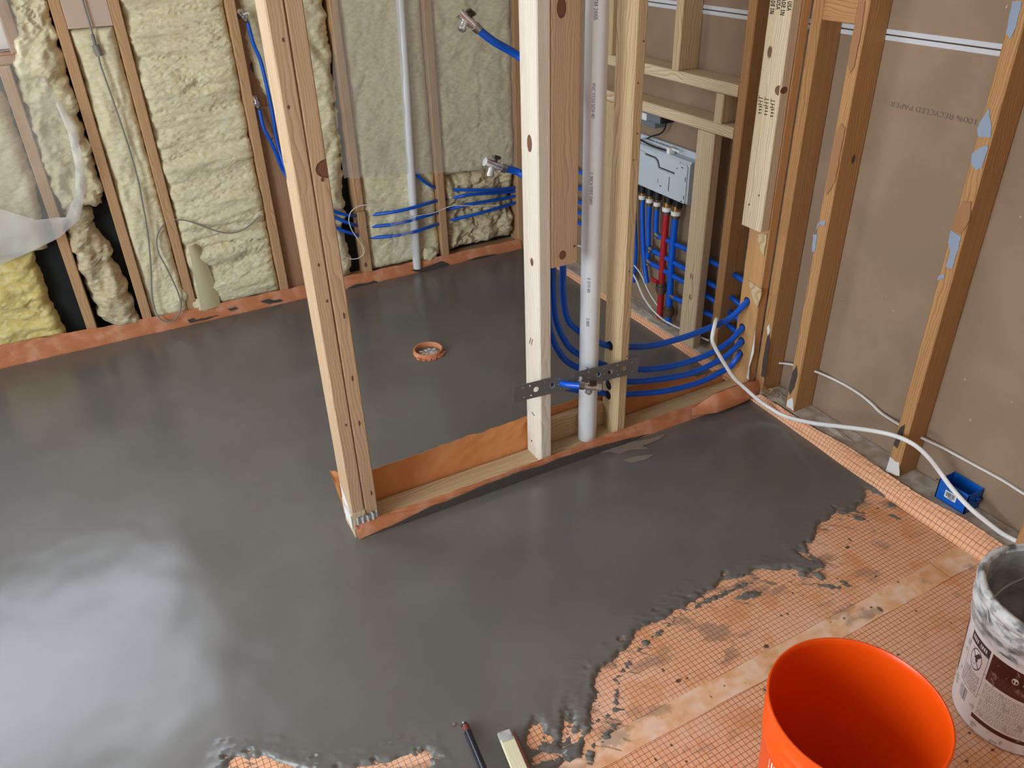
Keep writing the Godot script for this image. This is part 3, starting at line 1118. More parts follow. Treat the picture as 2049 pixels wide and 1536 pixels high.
func pond_outline() -> void:
	pond = PackedVector2Array([Vector2(-0.007, 1.737), Vector2(0.006, 1.780), Vector2(0.019, 1.907), Vector2(0.013, 2.005), Vector2(0.005, 2.100), Vector2(-0.001, 2.162), Vector2(-0.018, 2.231), Vector2(-0.037, 2.272), Vector2(-0.039, 2.327), Vector2(-0.057, 2.349), Vector2(-0.065, 2.314), Vector2(-0.092, 2.299), Vector2(-0.130, 2.328), Vector2(-0.170, 2.337), Vector2(-0.229, 2.336), Vector2(-0.242, 2.323), Vector2(-0.340, 2.342), Vector2(-0.409, 2.371), Vector2(-0.433, 2.397), Vector2(-0.437, 2.430), Vector2(-0.441, 2.457), Vector2(-0.489, 2.457), Vector2(-0.520, 2.455), Vector2(-0.532, 2.420), Vector2(-0.577, 2.389), Vector2(-0.612, 2.380), Vector2(-0.692, 2.372), Vector2(-0.780, 2.369), Vector2(-0.869, 2.374), Vector2(-0.924, 2.381), Vector2(-0.994, 2.389), Vector2(-1.060, 2.408), Vector2(-1.121, 2.430), Vector2(-1.168, 2.450), Vector2(-1.190, 2.466), Vector2(-1.196, 2.492), Vector2(-1.210, 2.523), Vector2(-1.201, 2.551), Vector2(-1.215, 2.576), Vector2(-1.254, 2.573), Vector2(-1.294, 2.585), Vector2(-1.314, 2.605), Vector2(-1.335, 2.597), Vector2(-1.387, 2.598), Vector2(-1.478, 2.627), Vector2(-1.620, 2.547), Vector2(-1.611, 2.472), Vector2(-1.597, 2.449), Vector2(-1.604, 2.429), Vector2(-1.633, 2.423), Vector2(-1.695, 2.408), Vector2(-1.747, 2.394), Vector2(-1.823, 2.383), Vector2(-1.868, 2.326), Vector2(-1.899, 2.286), Vector2(-1.944, 2.245), Vector2(-1.974, 2.228), Vector2(-1.978, 2.264), Vector2(-2.071, 2.293)])
	pond.append_array([Vector2(-3.0, 2.3), Vector2(-3.0, 0.0135), Vector2(-1.4, 0.012), Vector2(-0.7, 0.016), Vector2(0.0, 0.014), Vector2(0.022, 0.44), Vector2(0.012, 0.92), Vector2(0.005, 1.43), Vector2(-0.012, 1.66)])
	# drips and smears outside the edge, and islands of bare mesh inside it
	for k in [[Vector2(-0.083, 2.353), Vector2(0.035, 0.017), 1.15], [Vector2(-0.159, 2.358), Vector2(0.054, 0.017), 0.76], [Vector2(-0.487, 2.512), Vector2(0.042, 0.008), 0.73], [Vector2(-0.440, 2.528), Vector2(0.021, 0.007), 1.60], [Vector2(-0.684, 2.435), Vector2(0.042, 0.013), 0.26], [Vector2(-0.687, 2.400), Vector2(0.061, 0.008), 0.06], [Vector2(-0.754, 2.398), Vector2(0.092, 0.009), 0.03], [Vector2(-1.001, 2.427), Vector2(0.089, 0.007), -0.20], [Vector2(-1.093, 2.461), Vector2(0.052, 0.006), -0.42], [Vector2(-1.172, 2.528), Vector2(0.062, 0.006), -0.82], [Vector2(-1.239, 2.592), Vector2(0.032, 0.010), -0.52], [Vector2(-1.296, 2.615), Vector2(0.029, 0.011), -0.75], [Vector2(-1.194, 2.575), Vector2(0.029, 0.004), -0.66], [Vector2(-0.111, 2.407), Vector2(0.040, 0.007), 1.30], [Vector2(-0.201, 2.368), Vector2(0.032, 0.009), 0.88], [Vector2(-0.476, 2.476), Vector2(0.020, 0.015), 1.34]]:
		lumps.append(k)
	for k in [[Vector2(-1.376, 2.515), Vector2(0.032, 0.016), -0.89], [Vector2(-1.354, 2.535), Vector2(0.011, 0.011), 0.90], [Vector2(-1.395, 2.565), Vector2(0.018, 0.010), 0.05], [Vector2(-1.370, 2.576), Vector2(0.013, 0.007), 0.14], [Vector2(-1.317, 2.541), Vector2(0.033, 0.005), -0.94], [Vector2(-1.298, 2.538), Vector2(0.020, 0.004), -0.93], [Vector2(-1.301, 2.561), Vector2(0.019, 0.009), -0.38], [Vector2(-1.228, 2.526), Vector2(0.032, 0.008), -0.84], [Vector2(-1.216, 2.541), Vector2(0.029, 0.007), -0.83], [Vector2(-1.248, 2.562), Vector2(0.013, 0.007), 2.00], [Vector2(-1.227, 2.564), Vector2(0.011, 0.006), -0.37], [Vector2(-0.081, 2.297), Vector2(0.012, 0.010), 0.53], [Vector2(-0.117, 2.328), Vector2(0.011, 0.012), 0.83], [Vector2(-0.093, 2.347), Vector2(0.027, 0.020), 1.15], [Vector2(-0.147, 2.366), Vector2(0.035, 0.012), 0.76], [Vector2(-0.451, 2.402), Vector2(0.016, 0.006), 1.35], [Vector2(-1.136, 2.462), Vector2(0.037, 0.008), -0.47], [Vector2(-1.081, 2.434), Vector2(0.029, 0.006), -0.32]]:
		gaps.append(k)

func ground() -> void:
	var g := G.new()
	g.box(Vector3(-4.3, -0.06, -0.13), Vector3(0.14, -0.008, 5.3))
	var fl := struct("floor", g, M.concrete)
	# orange membrane with its woven mesh
	g = G.new()
	var lo := Vector2(-3.3, 0.0)
	var hi := Vector2(0.0, 4.6)
	g.quad(Vector3(lo.x, -0.004, lo.y), Vector3(hi.x, -0.004, lo.y), Vector3(hi.x, -0.004, hi.y), Vector3(lo.x, -0.004, hi.y), Vector3.UP)
	for q in g.v: g.t2.append(Vector2((q.x + 2.4) / 2.4, (q.z - 1.9) / 1.5))
	for e in [[Vector3(lo.x, -0.004, hi.y), Vector3(hi.x, -0.004, hi.y), Vector3.BACK], [Vector3(lo.x, -0.004, lo.y), Vector3(lo.x, -0.004, hi.y), Vector3.LEFT], [Vector3(hi.x, -0.004, lo.y), Vector3(hi.x, -0.004, hi.y), Vector3.RIGHT]]:
		g.quad(e[0], e[1], e[1] + Vector3.DOWN * 0.004, e[0] + Vector3.DOWN * 0.004, e[2])
		for k in 6: g.t2.append(Vector2(0.99, 0.99))
	part(fl, "membrane", g, M.floor_mesh)
	# smooth seam bands laid over the joints
	for k in [[-2.5, -0.185, 2.592, 2.655], [-0.183, -0.06, 2.588, 2.655]]:
		g = G.new()
		var steps := 80 if k[0] < -1 else 6
		var f := noise(81 + int(k[0] * 10), 7.0, 3)
		var line := []
		for j in 2:
			var l := []
			for i in steps + 1:
				var x: float = lerpf(k[0], k[1], float(i) / steps)
				l.append(Vector3(x, -0.0025, (k[2] if j == 0 else k[3]) + f.get_noise_2d(x, j * 7.0) * 0.004 + (0.004 * (x + 0.1) if j == 1 else 0.0)))
			line.append(l)
		g.sheet(line, Vector3.UP)
		for j in 2:
			for i in steps: g.quad(line[j][i], line[j][i + 1], line[j][i + 1] + Vector3.DOWN * 0.0015, line[j][i] + Vector3.DOWN * 0.0015, Vector3(0, 0, 1 if j else -1))
		for q in g.v: g.t2.append(Vector2((q.x + 2.4) / 2.4, (q.z - 1.9) / 1.5))
		part(fl, "seam_band", g, M.band)
	var bed := solo("mortar_bed", mortar(), M.mortar, "smooth wet dark grey mortar spread over the orange membrane up to a ragged front edge", "mortar")
	for k in [[Vector3(-0.6843, 0.0034, 1.72), Vector3(-0.6174, 0.0034, 1.724), Vector3(-0.5536, 0.0034, 1.725), Vector3(-0.4888, 0.0034, 1.743), Vector3(-0.4168, 0.0034, 1.745), Vector3(-0.4665, 0.0034, 1.763), Vector3(-0.5343, 0.0034, 1.763), Vector3(-0.5232, 0.0034, 1.789), Vector3(-0.5802, 0.0034, 1.762), Vector3(-0.6241, 0.0034, 1.762), Vector3(-0.6431, 0.0034, 1.738)], [Vector3(-0.6359, 0.0034, 1.793), Vector3(-0.5814, 0.0034, 1.8), Vector3(-0.5276, 0.0034, 1.822), Vector3(-0.5735, 0.0034, 1.83), Vector3(-0.6217, 0.0034, 1.82)], [Vector3(-1.525, 0.0034, 2.402), Vector3(-1.519, 0.0034, 2.4), Vector3(-1.519, 0.0034, 2.408), Vector3(-1.526, 0.0034, 2.408)]]:
		patch(bed, "pale_smear", M.mortar_pale, k, Vector3.UP, 0.0004)
	# orange strips turned up along the walls and the partition
	g = strip([Vector3(-3.0, 0.1, 0.0), Vector3(-2.4, 0.094, 0.003), Vector3(-1.86, 0.07, 0.003), Vector3(-1.2, 0.062, 0.003), Vector3(-0.7, 0.056, 0.004), Vector3(-0.02, 0.05, 0.002)], [Vector3(-3.0, -0.004, 0.014), Vector3(-0.02, -0.004, 0.014)], Vector3(0, 0, 0.0012), 0.006, 401, 160)
	var bs := solo("membrane_strip", g, M.membrane, "long plain orange membrane strip turned up along the foot of the insulated back wall", "membrane")
	for k in [[Vector3(-0.6498, 0.0201, 0.0145), Vector3(-0.5698, 0.0205, 0.0145), Vector3(-0.5208, 0.0254, 0.0145), Vector3(-0.4767, 0.0316, 0.0145), Vector3(-0.4349, 0.0035, 0.0145), Vector3(-0.4801, -0.0106, 0.0145), Vector3(-0.5727, -0.0110, 0.0145)], [Vector3(-0.9694, 0.0033, 0.0145), Vector3(-0.9281, 0.0142, 0.0145), Vector3(-0.8713, 0.0059, 0.0145), Vector3(-0.8376, 0.0111, 0.0145), Vector3(-0.8093, -0.0088, 0.0145), Vector3(-0.8739, -0.0144, 0.0145), Vector3(-0.9491, -0.0120, 0.0145)], [Vector3(-1.381, 0.0357, 0.0145), Vector3(-1.344, 0.0390, 0.0145), Vector3(-1.319, 0.0252, 0.0145), Vector3(-1.292, 0.0259, 0.0145), Vector3(-1.28, 0.0129, 0.0145), Vector3(-1.34, 0.0128, 0.0145)], [Vector3(-1.7, 0.0262, 0.0145), Vector3(-1.676, 0.0297, 0.0145), Vector3(-1.666, 0.0172, 0.0145), Vector3(-1.606, 0.0186, 0.0145), Vector3(-1.563, 0.0149, 0.0145), Vector3(-1.63, 0.0076, 0.0145), Vector3(-1.693, 0.0097, 0.0145)], [Vector3(-0.3511, 0.0064, 0.0145), Vector3(-0.266, 0.0094, 0.0145), Vector3(-0.1798, 0.0043, 0.0145), Vector3(-0.1512, -0.0102, 0.0145), Vector3(-0.2668, -0.0068, 0.0145)], [Vector3(-1.526, 0.0351, 0.0145), Vector3(-1.493, 0.0365, 0.0145), Vector3(-1.482, 0.0238, 0.0145), Vector3(-1.513, 0.0219, 0.0145)]]:
		patch(bs, "mortar_smear", M.mortar_dark, k, Vector3.BACK, 0.0008)
	g = strip([Vector3(-1.508, 0.05, ZP + 0.004), Vector3(-1.43, 0.053, ZP + 0.004), Vector3(-1.2, 0.049, ZP + 0.004), Vector3(-0.86, 0.054, ZP + 0.006), Vector3(-0.53, 0.06, ZP + 0.006), Vector3(-0.25, 0.056, ZP + 0.006), Vector3(-0.06, 0.062, ZP + 0.004)], [Vector3(-1.506, -0.004, ZP + 0.012), Vector3(-0.5, -0.004, ZP + 0.014), Vector3(-0.06, -0.004, ZP + 0.012)], Vector3(0, 0, 0.0012), 0.004, 402, 120)
	var fs := solo("membrane_strip", g, M.membrane, "low orange membrane strip along the partition's near foot, its right end curling forward", "membrane")
	patch(fs, "mortar_smear", M.mortar_dark, [Vector3(-1.501, 0.0041, 1.722), Vector3(-1.301, 0.0035, 1.722), Vector3(-1.135, 0.0032, 1.722), Vector3(-0.9411, 0.0015, 1.722), Vector3(-0.7154, 0.0006, 1.722), Vector3(-0.5761, -0.0002, 1.723), Vector3(-0.4735, 0.0060, 1.722), Vector3(-0.5773, 0.0207, 1.722), Vector3(-0.7163, 0.0332, 1.722), Vector3(-0.8304, 0.0381, 1.723), Vector3(-0.9042, 0.0347, 1.722), Vector3(-0.9762, 0.0430, 1.722), Vector3(-1.116, 0.0383, 1.722), Vector3(-1.217, 0.0297, 1.722), Vector3(-1.282, 0.0303, 1.722), Vector3(-1.38, 0.0147, 1.722)], Vector3.BACK, 0.0008)
	# its right end rolls over into a loose tongue in front of the end stud
	var rows := []
	for j in 13:
		var line := []
		for i in 25:
			var u := i / 24.0
			var a := j / 12.0 * 2.5 - 0.35
			var w := smoothstep(0.0, 0.35, u) * (1.0 - 0.55 * pow(u, 6.0))
			line.append(Vector3(-0.30 + 0.305 * u, 0.03 + (0.022 + 0.026 * w) * sin(a) + 0.006 * u, ZP + 0.016 + (0.004 + 0.022 * w) * cos(a)))
		rows.append(line)
	g = G.new()
	g.sheet(rows, Vector3(0, 0.3, 1))
	part(fs, "curled_end", g, M.membrane)
	# tall strip behind the partition, leaning back, with a flared left end
	g = strip([Vector3(-1.53, 0.185, ZP - DEEP - 0.01), Vector3(-1.405, 0.1386, 1.6), Vector3(-1.152, 0.1427, 1.6), Vector3(-0.8783, 0.1453, 1.6), Vector3(-0.6591, 0.1501, 1.6), Vector3(-0.3906, 0.1205, 1.6), Vector3(-0.1645, 0.0771, 1.6), Vector3(-0.06, 0.08, 1.60)], [Vector3(-1.505, -0.004, ZP - DEEP - 0.004), Vector3(-0.9, -0.004, ZP - DEEP - 0.004), Vector3(-0.06, -0.004, ZP - DEEP - 0.004)], Vector3(0, 0, 0.0012), 0.008, 403, 120)
	solo("membrane_strip", g, M.faint_mesh, "tall orange mesh membrane strip standing behind the stud partition, its left end flared", "membrane")
	g = strip([Vector3(-0.012, 0.036, 1.76), Vector3(-0.0224, 0.0420, 1.972), Vector3(-0.0063, 0.0420, 2.147), Vector3(-0.0172, 0.0440, 2.309), Vector3(-0.0179, 0.0440, 2.431), Vector3(-0.006, 0.046, 2.55), Vector3(-0.004, 0.042, 2.68)], [Vector3(-0.03, -0.003, 1.72), Vector3(-0.04, -0.003, 1.97), Vector3(-0.052, -0.003, 2.15), Vector3(-0.058, -0.003, 2.3), Vector3(-0.06, -0.003, 2.45), Vector3(-0.06, -0.003, 2.68)], Vector3(-0.0009, 0.0009, 0), 0.004, 404, 120, 8, 0.007)
	solo("membrane_strip", g, M.mesh, "orange mesh membrane strip curving up onto the right wall's plate near the blue box", "membrane")
	g = strip([Vector3(-0.004, 0.03, 0.05), Vector3(0.0, 0.03, 0.9), Vector3(-0.004, 0.03, 1.6)], [Vector3(-0.006, -0.004, 0.02), Vector3(-0.012, -0.004, 0.9), Vector3(-0.02, -0.004, 1.6)], Vector3(-0.0012, 0, 0), 0.003, 405, 90)
	solo("membrane_strip", g, M.mesh, "narrow orange mesh strip at the right wall's foot below the grey manifold box", "membrane")
	drain()

func drain() -> void:
	var c: Vector3 = Vector3(-0.8899, 0.0060, 0.7968)
	var o := thing("floor_drain", Vector3(c.x, 0, c.z), "round orange drain collar with a taped grey plug, set in the wet mortar", "drain")
	var g := G.new()
	g.lathe(Vector3(c.x, -0.004, c.z), [Vector2(0.062, 0.0), Vector2(0.060, 0.022), Vector2(0.058, 0.0245), Vector2(0.054, 0.0245), Vector2(0.052, 0.022), Vector2(0.051, -0.012)], 40)
	part(o, "collar", g, M.membrane)
	g = G.new()
	g.lathe(Vector3(c.x, 0.0, c.z), [Vector2(0.0515, 0.0), Vector2(0.03, 0.002), Vector2(0.0, 0.003)], 32)
	part(o, "plug", g, M.slurry)
	g = G.new()
	for k in 9:
		var a := TAU * k / 9 + 0.3
		var r := 0.012 + 0.02 * fposmod(k * 0.37, 1.0)
		g.slab(PackedVector2Array([Vector2(-0.008, -0.003), Vector2(0.007, -0.005), Vector2(0.009, 0.004), Vector2(-0.004, 0.006)]), Vector3(c.x + cos(a) * r, 0.0025, c.z + sin(a) * r), Vector3(cos(a), 0, sin(a)), Vector3(-sin(a), 0, cos(a)), Vector3.UP, 0.0012)
	part(o, "dried_mortar", g, M.plaster)
	g = G.new()
	for k in 7:
		var a := 0.6 + k * 0.33
		g.slab(PackedVector2Array([Vector2(-0.011, -0.004), Vector2(0.01, -0.004), Vector2(0.008, 0.006), Vector2(-0.006, 0.007)]), Vector3(c.x + cos(a) * 0.064, 0.0015, c.z + sin(a) * 0.064), Vector3(-sin(a), 0, cos(a)), Vector3(cos(a), 0, sin(a)), Vector3.UP, 0.005 + 0.003 * fposmod(k * 0.61, 1.0))
	part(o, "torn_fleece", g, M.membrane)

# ---------------------------------------------------------------- back wall
func back_wall() -> void:
	var x0 := -2.0896
	var grp := "weathered studs of the back wall"
	timber("bottom_plate", Vector3(-4.0, -0.008, -DEEP), Vector3(0.0, 0.036, 0.0), M.tan, "long tan bottom plate under the back wall studs, hidden behind the orange strip", "plate", "", 0)
	var labels := ["tan back wall stud behind the clear sheet at far left, cut off under the window", "tan stud of the back wall left of the big wrinkled insulation batt", "tan stud of the back wall just left of the two small chrome valves", "tan stud of the back wall with a saw notch, beside the dark gap", "tan stud of the back wall right of the thin white drain pipe", "tan stud of the back wall at its right corner, mostly behind the cream partition stud"]
	for k in 6:
		var x := x0 + 0.4064 * k if k < 5 else -0.0300
		if k == 3:
			# sawn through where the hoses pass: a long upper and a short lower piece
			var o := thing("wall_stud", Vector3(x + STUD / 2, 0.036, -DEEP / 2), labels[k], "stud", grp)
			var g := G.new()
			g.board(Vector3(x, 0.036, -DEEP), Vector3(x + STUD, 0.352, 0.0), 1, 0.003, off())
			part(o, "lower_piece", g, M.tan)
			g = G.new()
			g.board(Vector3(x - 0.001, 0.362, -DEEP), Vector3(x + STUD - 0.002, TOP, -0.001), 1, 0.003, off())
			part(o, "upper_piece", g, M.tan)
			g = G.new()
			g.board(Vector3(x + 0.001, 0.351, -DEEP), Vector3(x + STUD - 0.004, 0.363, -0.012), 1, 0.001, off())
			part(o, "notch_web", g, M.tan)
			continue
		timber("wall_stud", Vector3(x, 0.036, -DEEP), Vector3(x + STUD, 1.11 if k == 0 else TOP, 0.0), M.tan, labels[k], "stud", grp)
	timber("wall_stud", Vector3(-1.872, 0.036, -DEEP), Vector3(-1.834, TOP, 0.0), M.tan, "tan stud of the back wall just left of the hanging grey cable", "stud", grp)
	timber("window_sill_plate", Vector3(-3.95, 1.112, -DEEP), Vector3(-1.992, 1.149, -0.03), M.plank, "rough window sill board at far left above the cut stud", "sill", "", 0)
	timber("window_stud", Vector3(-2.033, 1.15, -DEEP), Vector3(-1.994, TOP, 0.0), M.plank, "stud beside the window at top left, under grey plastic", "stud")

	# insulation, bay by bay
	var r := DEEP
	batt([[0.06, -2.47, -2.17], [0.2, -2.47, -2.185], [0.3, -2.47, -2.19], [0.43, -2.47, -2.185]], 0.0, 0.03, 501, M.wool_yellow, "yellow insulation batt low at far left under the clear sheet", Vector2(0.7, 1.6), 0.014, 0.0075, 0.02)
	batt([[0.43, -2.47, -2.13], [0.7, -2.47, -2.1], [1.1, -2.47, -2.1]], -0.006, 0.014, 502, M.wool, "pale insulation batt behind the clear sheet at far left")
	batt([[0.05, -1.99, -1.885], [0.12, -2.025, -1.888], [0.3, -2.05, -1.90], [0.42, -2.05, -1.925], [0.55, -2.04, -1.945], [0.63, -2.03, -1.97]], 0.012, 0.045, 503, M.wool_dirty, "slumped dirty insulation batt between dark gaps, below the clear sheet's right corner", Vector2(1.2, 0.9), 0.022, 0.007, 0.03)
	batt([[0.58, -2.04, -1.885], [0.66, -2.05, -1.878], [1.0, -2.05, -1.876], [1.35, -1.99, -1.876], [TOP, -1.99, -1.876]], 0.012, 0.05, 504, M.wool, "ragged torn pale insulation at top left, between the clear sheet and a stud", Vector2(1.3, 1.0), 0.02, 0.007, 0.035)
	batt([[0.045, -1.833, -1.685], [0.3, -1.833, -1.685], [1.21, -1.833, -1.685]], 0.0, 0.02, 505, M.wool, "narrow insulation batt behind the hanging grey cable", Vector2(1.4, 0.5), 0.005, 0.0075, 0.016, 0.022)
	batt([[0.05, -1.642, -1.28], [0.3, -1.642, -1.28], [0.9, -1.643, -1.279], [TOP, -1.643, -1.279]], 0.002, 0.022, 506, M.wool, "widest wrinkled insulation batt, in the bay right of the hanging cable", Vector2(0.35, 1.9), 0.006, 0.0065, 0.022, 0.022)
	batt([[0.75, -1.19, -1.06], [0.95, -1.215, -1.06], [1.2, -1.235, -1.06], [TOP, -1.235, -1.06]], -0.036, 0.014, 507, M.wool, "insulation strip beside the small valves, left of the doubled partition stud", Vector2(1.2, 0.8), 0.016)
	batt([[0.035, -1.075, -0.935], [0.12, -1.085, -0.925], [0.3, -1.09, -0.93], [0.42, -1.085, -0.905], [0.7, -1.07, -0.89], [1.0, -1.058, -0.88], [TOP, -1.055, -0.876]], 0.004, 0.03, 508, M.wool, "ragged insulation batt seen right of the doubled partition stud beside a dark gap", Vector2(1.1, 1.0), 0.02)
	batt([[0.05, -0.83, -0.466], [0.5, -0.83, -0.466], [TOP, -0.83, -0.466]], -0.012, 0.014, 509, M.wool, "insulation batt behind the thin white drain pipe", Vector2(0.8, 0.8), 0.005, 0.0075, 0.012, 0.02)
	batt([[0.06, -0.405, -0.05], [0.16, -0.42, -0.035], [0.44, -0.422, -0.034]], -0.012, 0.034, 510, M.wool_dirty, "crumpled insulation low in the bay nearest the corner, below the blue lines", Vector2(1.1, 1.1), 0.02, 0.007, 0.04)
	batt([[0.44, -0.423, -0.034], [0.8, -0.423, -0.033], [TOP, -0.423, -0.033]], -0.01, 0.016, 511, M.wool, "insulation batt behind hazy plastic in the bay nearest the corner", Vector2(1, 1), 0.005, 0.0075, 0.012, 0.02)
	# loose tufts along the foot of the wall
	for k in [[-0.535, 0.05, 0.075, 0.06, "loose insulation tuft at the foot of the thin white drain pipe"], [-1.625, 0.05, 0.07, 0.06, "loose insulation tuft at the foot of the stud by the cable loop"], [-1.70, 0.11, 0.05, 0.05, "small white insulation tuft beside the cable loop"]]:
		var g := G.new()
		var f := noise(520 + int(k[0] * 100), 22.0, 4, 0.03)
		var rows := []
		for j in 13:
			var line := []
			for i in 25:
				var th := PI * j / 12.0
				var ph := TAU * i / 24.0
				var d := Vector3(sin(th) * cos(ph), cos(th), sin(th) * sin(ph))
				line.append(Vector3(k[0], k[1] + k[3] * 0.4, -0.01) + Vector3(d.x * k[2] * 0.6, d.y * k[3] * 0.6, d.z * 0.022) * (1.0 + f.get_noise_3dv(d * 0.06 + Vector3(k[0], 0, 0)) * 0.4))
			rows.append(line)
		g.sheet(rows, Vector3.BACK, Vector2.ONE, 1.0)
		solo("insulation_tuft", g, M.wool, k[4], "insulation")
	# boards between the studs
	var g := G.new()
	g.board(Vector3(-1.237, 0.037, -0.05), Vector3(-1.092, 0.86, -0.031), 1, 0.002, off())
	g.board(Vector3(-1.237, 0.86, -0.062), Vector3(-1.175, 1.3, -0.05), 1, 0.002, off())
	solo("backing_board", g, M.plank, "brown backing board between studs, behind the lower small valve", "board")
	timber("blocking", Vector3(-1.834, 1.213, -0.03), Vector3(-1.6832, 1.62, 0.0), M.pink_board, "pinkish board across the top of the narrow bay behind the grey cable", "board")
	smooth_folds()
	plastic()
	cables()
	# thin drain pipe down the third bay from the corner
	g = G.new()
	g.tube(curve([Vector3(-0.53, TOP, -0.012), Vector3(-0.565, 1.216, -0.004), Vector3(-0.590, 0.55, 0.004), Vector3(-0.607, 0.02, 0.006)], 0.08), 0.0205, 20)
	solo("drain_pipe", g, M.pvc, "thin white drain pipe rising in front of the back wall insulation", "pipe")

func smooth_folds() -> void:
	# the smooth kraft-less fold of batt beside the second stud's foot
	var rows := []
	for j in 15:
		var line := []
		var u := j / 14.0
		for i in 7:
			var w := i / 6.0
			line.append(Vector3(-1.634 + 0.012 * u + (0.085 - 0.05 * pow(u, 2.0)) * w, 0.055 + 0.30 * u, 0.014 + 0.008 * sin(w * PI) - 0.012 * w))
		rows.append(line)
	var g := G.new()
	g.sheet(rows, Vector3.BACK)
	solo("facing_flap", g, M.facing, "smooth beige flap of batt facing beside the foot of the stud by the cable loop", "insulation")

func plastic() -> void:
	var f := noise(601, 9.0, 4, 0.05)
	# clear sheet stapled over the right-hand bays
	var rows := []
	for j in 41:
		var line := []
		var u := j / 40.0
		for i in 61:
			var w := i / 60.0
			var x := lerpf(-0.915, -0.045, w)
			var foot := lerpf(0.525, 0.43, w) + f.get_noise_2d(x * 2.0, 3.0) * 0.012
			var y := lerpf(foot, TOP, u)
			if w < 0.12: x += 0.075 * (1.0 - w / 0.12) * smoothstep(0.1, 0.45, u)
			line.append(Vector3(x, y, 0.013 + f.get_noise_2d(x, y) * 0.006 + 0.005 * exp(-u * 30.0)))
		rows.append(line)
	var g := G.new()
	g.sheet(rows, Vector3.BACK)
	solo("plastic_sheet", g, M.poly, "hazy clear plastic sheet stapled over the back wall studs behind the chrome stub-outs", "plastic sheet")
	# scrap hanging in front of the hoses
	rows = []
	for j in 13:
		var line := []
		for i in 13:
			var u := j / 12.0
			var w := i / 12.0
			line.append(Vector3(-0.73 + 0.13 * w * (0.6 + 0.4 * u) + f.get_noise_2d(u * 0.5, 8.0) * 0.02, 0.11 + 0.2 * u + f.get_noise_2d(w * 0.4, 15.0) * 0.03, 0.045 + f.get_noise_2d(w * 0.3, u * 0.3 + 5.0) * 0.02))
		rows.append(line)
	g = G.new()
	g.sheet(rows, Vector3.BACK)
	solo("plastic_scrap", g, M.poly, "crinkled clear plastic scrap hanging over the two lower blue lines by the drain pipe", "plastic sheet")
	# loose clear sheet at the left, its hem folded up
	var right := [[0.30, -2.62], [0.40, -2.42], [0.445, -2.25], [0.50, -2.07], [0.56, -1.985], [0.66, -1.935], [0.76, -1.912], [0.9, -1.908], [1.02, -1.942], [1.147, -1.985]]
	rows = []
	for j in 49:
		var u := j / 48.0 * (right.size() - 1)
		var k := mini(int(u), right.size() - 2)
		var y: float = lerpf(right[k][0], right[k + 1][0], u - k)
		var xr: float = lerpf(right[k][1], right[k + 1][1], u - k)
		var line := []
		for i in 49:
			var w := i / 48.0
			var x := lerpf(-2.75, xr, w)
			line.append(Vector3(x, y, 0.022 + 0.045 * sin(clampf((y - 0.3) / 0.85, 0, 1) * PI) + f.get_noise_2d(x * 0.8, y * 0.4) * 0.016 - 0.012 * pow(w, 6.0)))
		rows.append(line)
	g = G.new()
	g.sheet(rows, Vector3.BACK)
	var sheet := solo("plastic_sheet", g, M.poly, "loose clear plastic sheet at the left edge with a milky folded hem", "plastic sheet")
	# hem: from the outer rim up to the fold line
	var outer := [Vector2(-2.62, 0.30), Vector2(-2.42, 0.40), Vector2(-2.25, 0.445), Vector2(-2.07, 0.50), Vector2(-1.985, 0.56), Vector2(-1.935, 0.66), Vector2(-1.912, 0.76), Vector2(-1.908, 0.9), Vector2(-1.935, 1.0)]
	var inner := [Vector2(-2.62, 0.86), Vector2(-2.42, 0.78), Vector2(-2.26, 0.665), Vector2(-2.13, 0.585), Vector2(-2.03, 0.575), Vector2(-1.972, 0.66), Vector2(-1.945, 0.76), Vector2(-1.935, 0.88), Vector2(-1.945, 0.98)]
	rows = []
	for j in 9:
		var line := []
		for i in 49:
			var u := i / 48.0 * (outer.size() - 1)
			var k := mini(int(u), outer.size() - 2)
			var a: Vector2 = outer[k].lerp(outer[k + 1], u - k)
			var b: Vector2 = inner[k].lerp(inner[k + 1], u - k)
			var p := a.lerp(b, j / 8.0)
			line.append(Vector3(p.x, p.y, 0.03 + 0.045 * sin(clampf((p.y - 0.3) / 0.85, 0, 1) * PI) + 0.003 * sin(j / 8.0 * PI) + f.get_noise_2d(p.x, p.y + 4.0) * 0.012))
		rows.append(line)
	g = G.new()
	g.sheet(rows, Vector3.BACK)
	part(sheet, "folded_hem", g, M.poly_fold)
	# grey sheet over the window stud
	rows = []
	for j in 25:
		var line := []
		for i in 9:
			var y := lerpf(1.155, TOP, j / 24.0)
			var w := i / 8.0
			line.append(Vector3(lerpf(-2.036, -1.972 - 0.012 * smoothstep(1.2, 1.3, y), w), y, 0.012 + f.get_noise_2d(w * 0.1, y) * 0.008))
		rows.append(line)
	g = G.new()
	g.sheet(rows, Vector3.BACK)
	solo("plastic_sheet", g, M.poly, "narrow strip of clear plastic over the stud beside the window at top left", "plastic sheet")

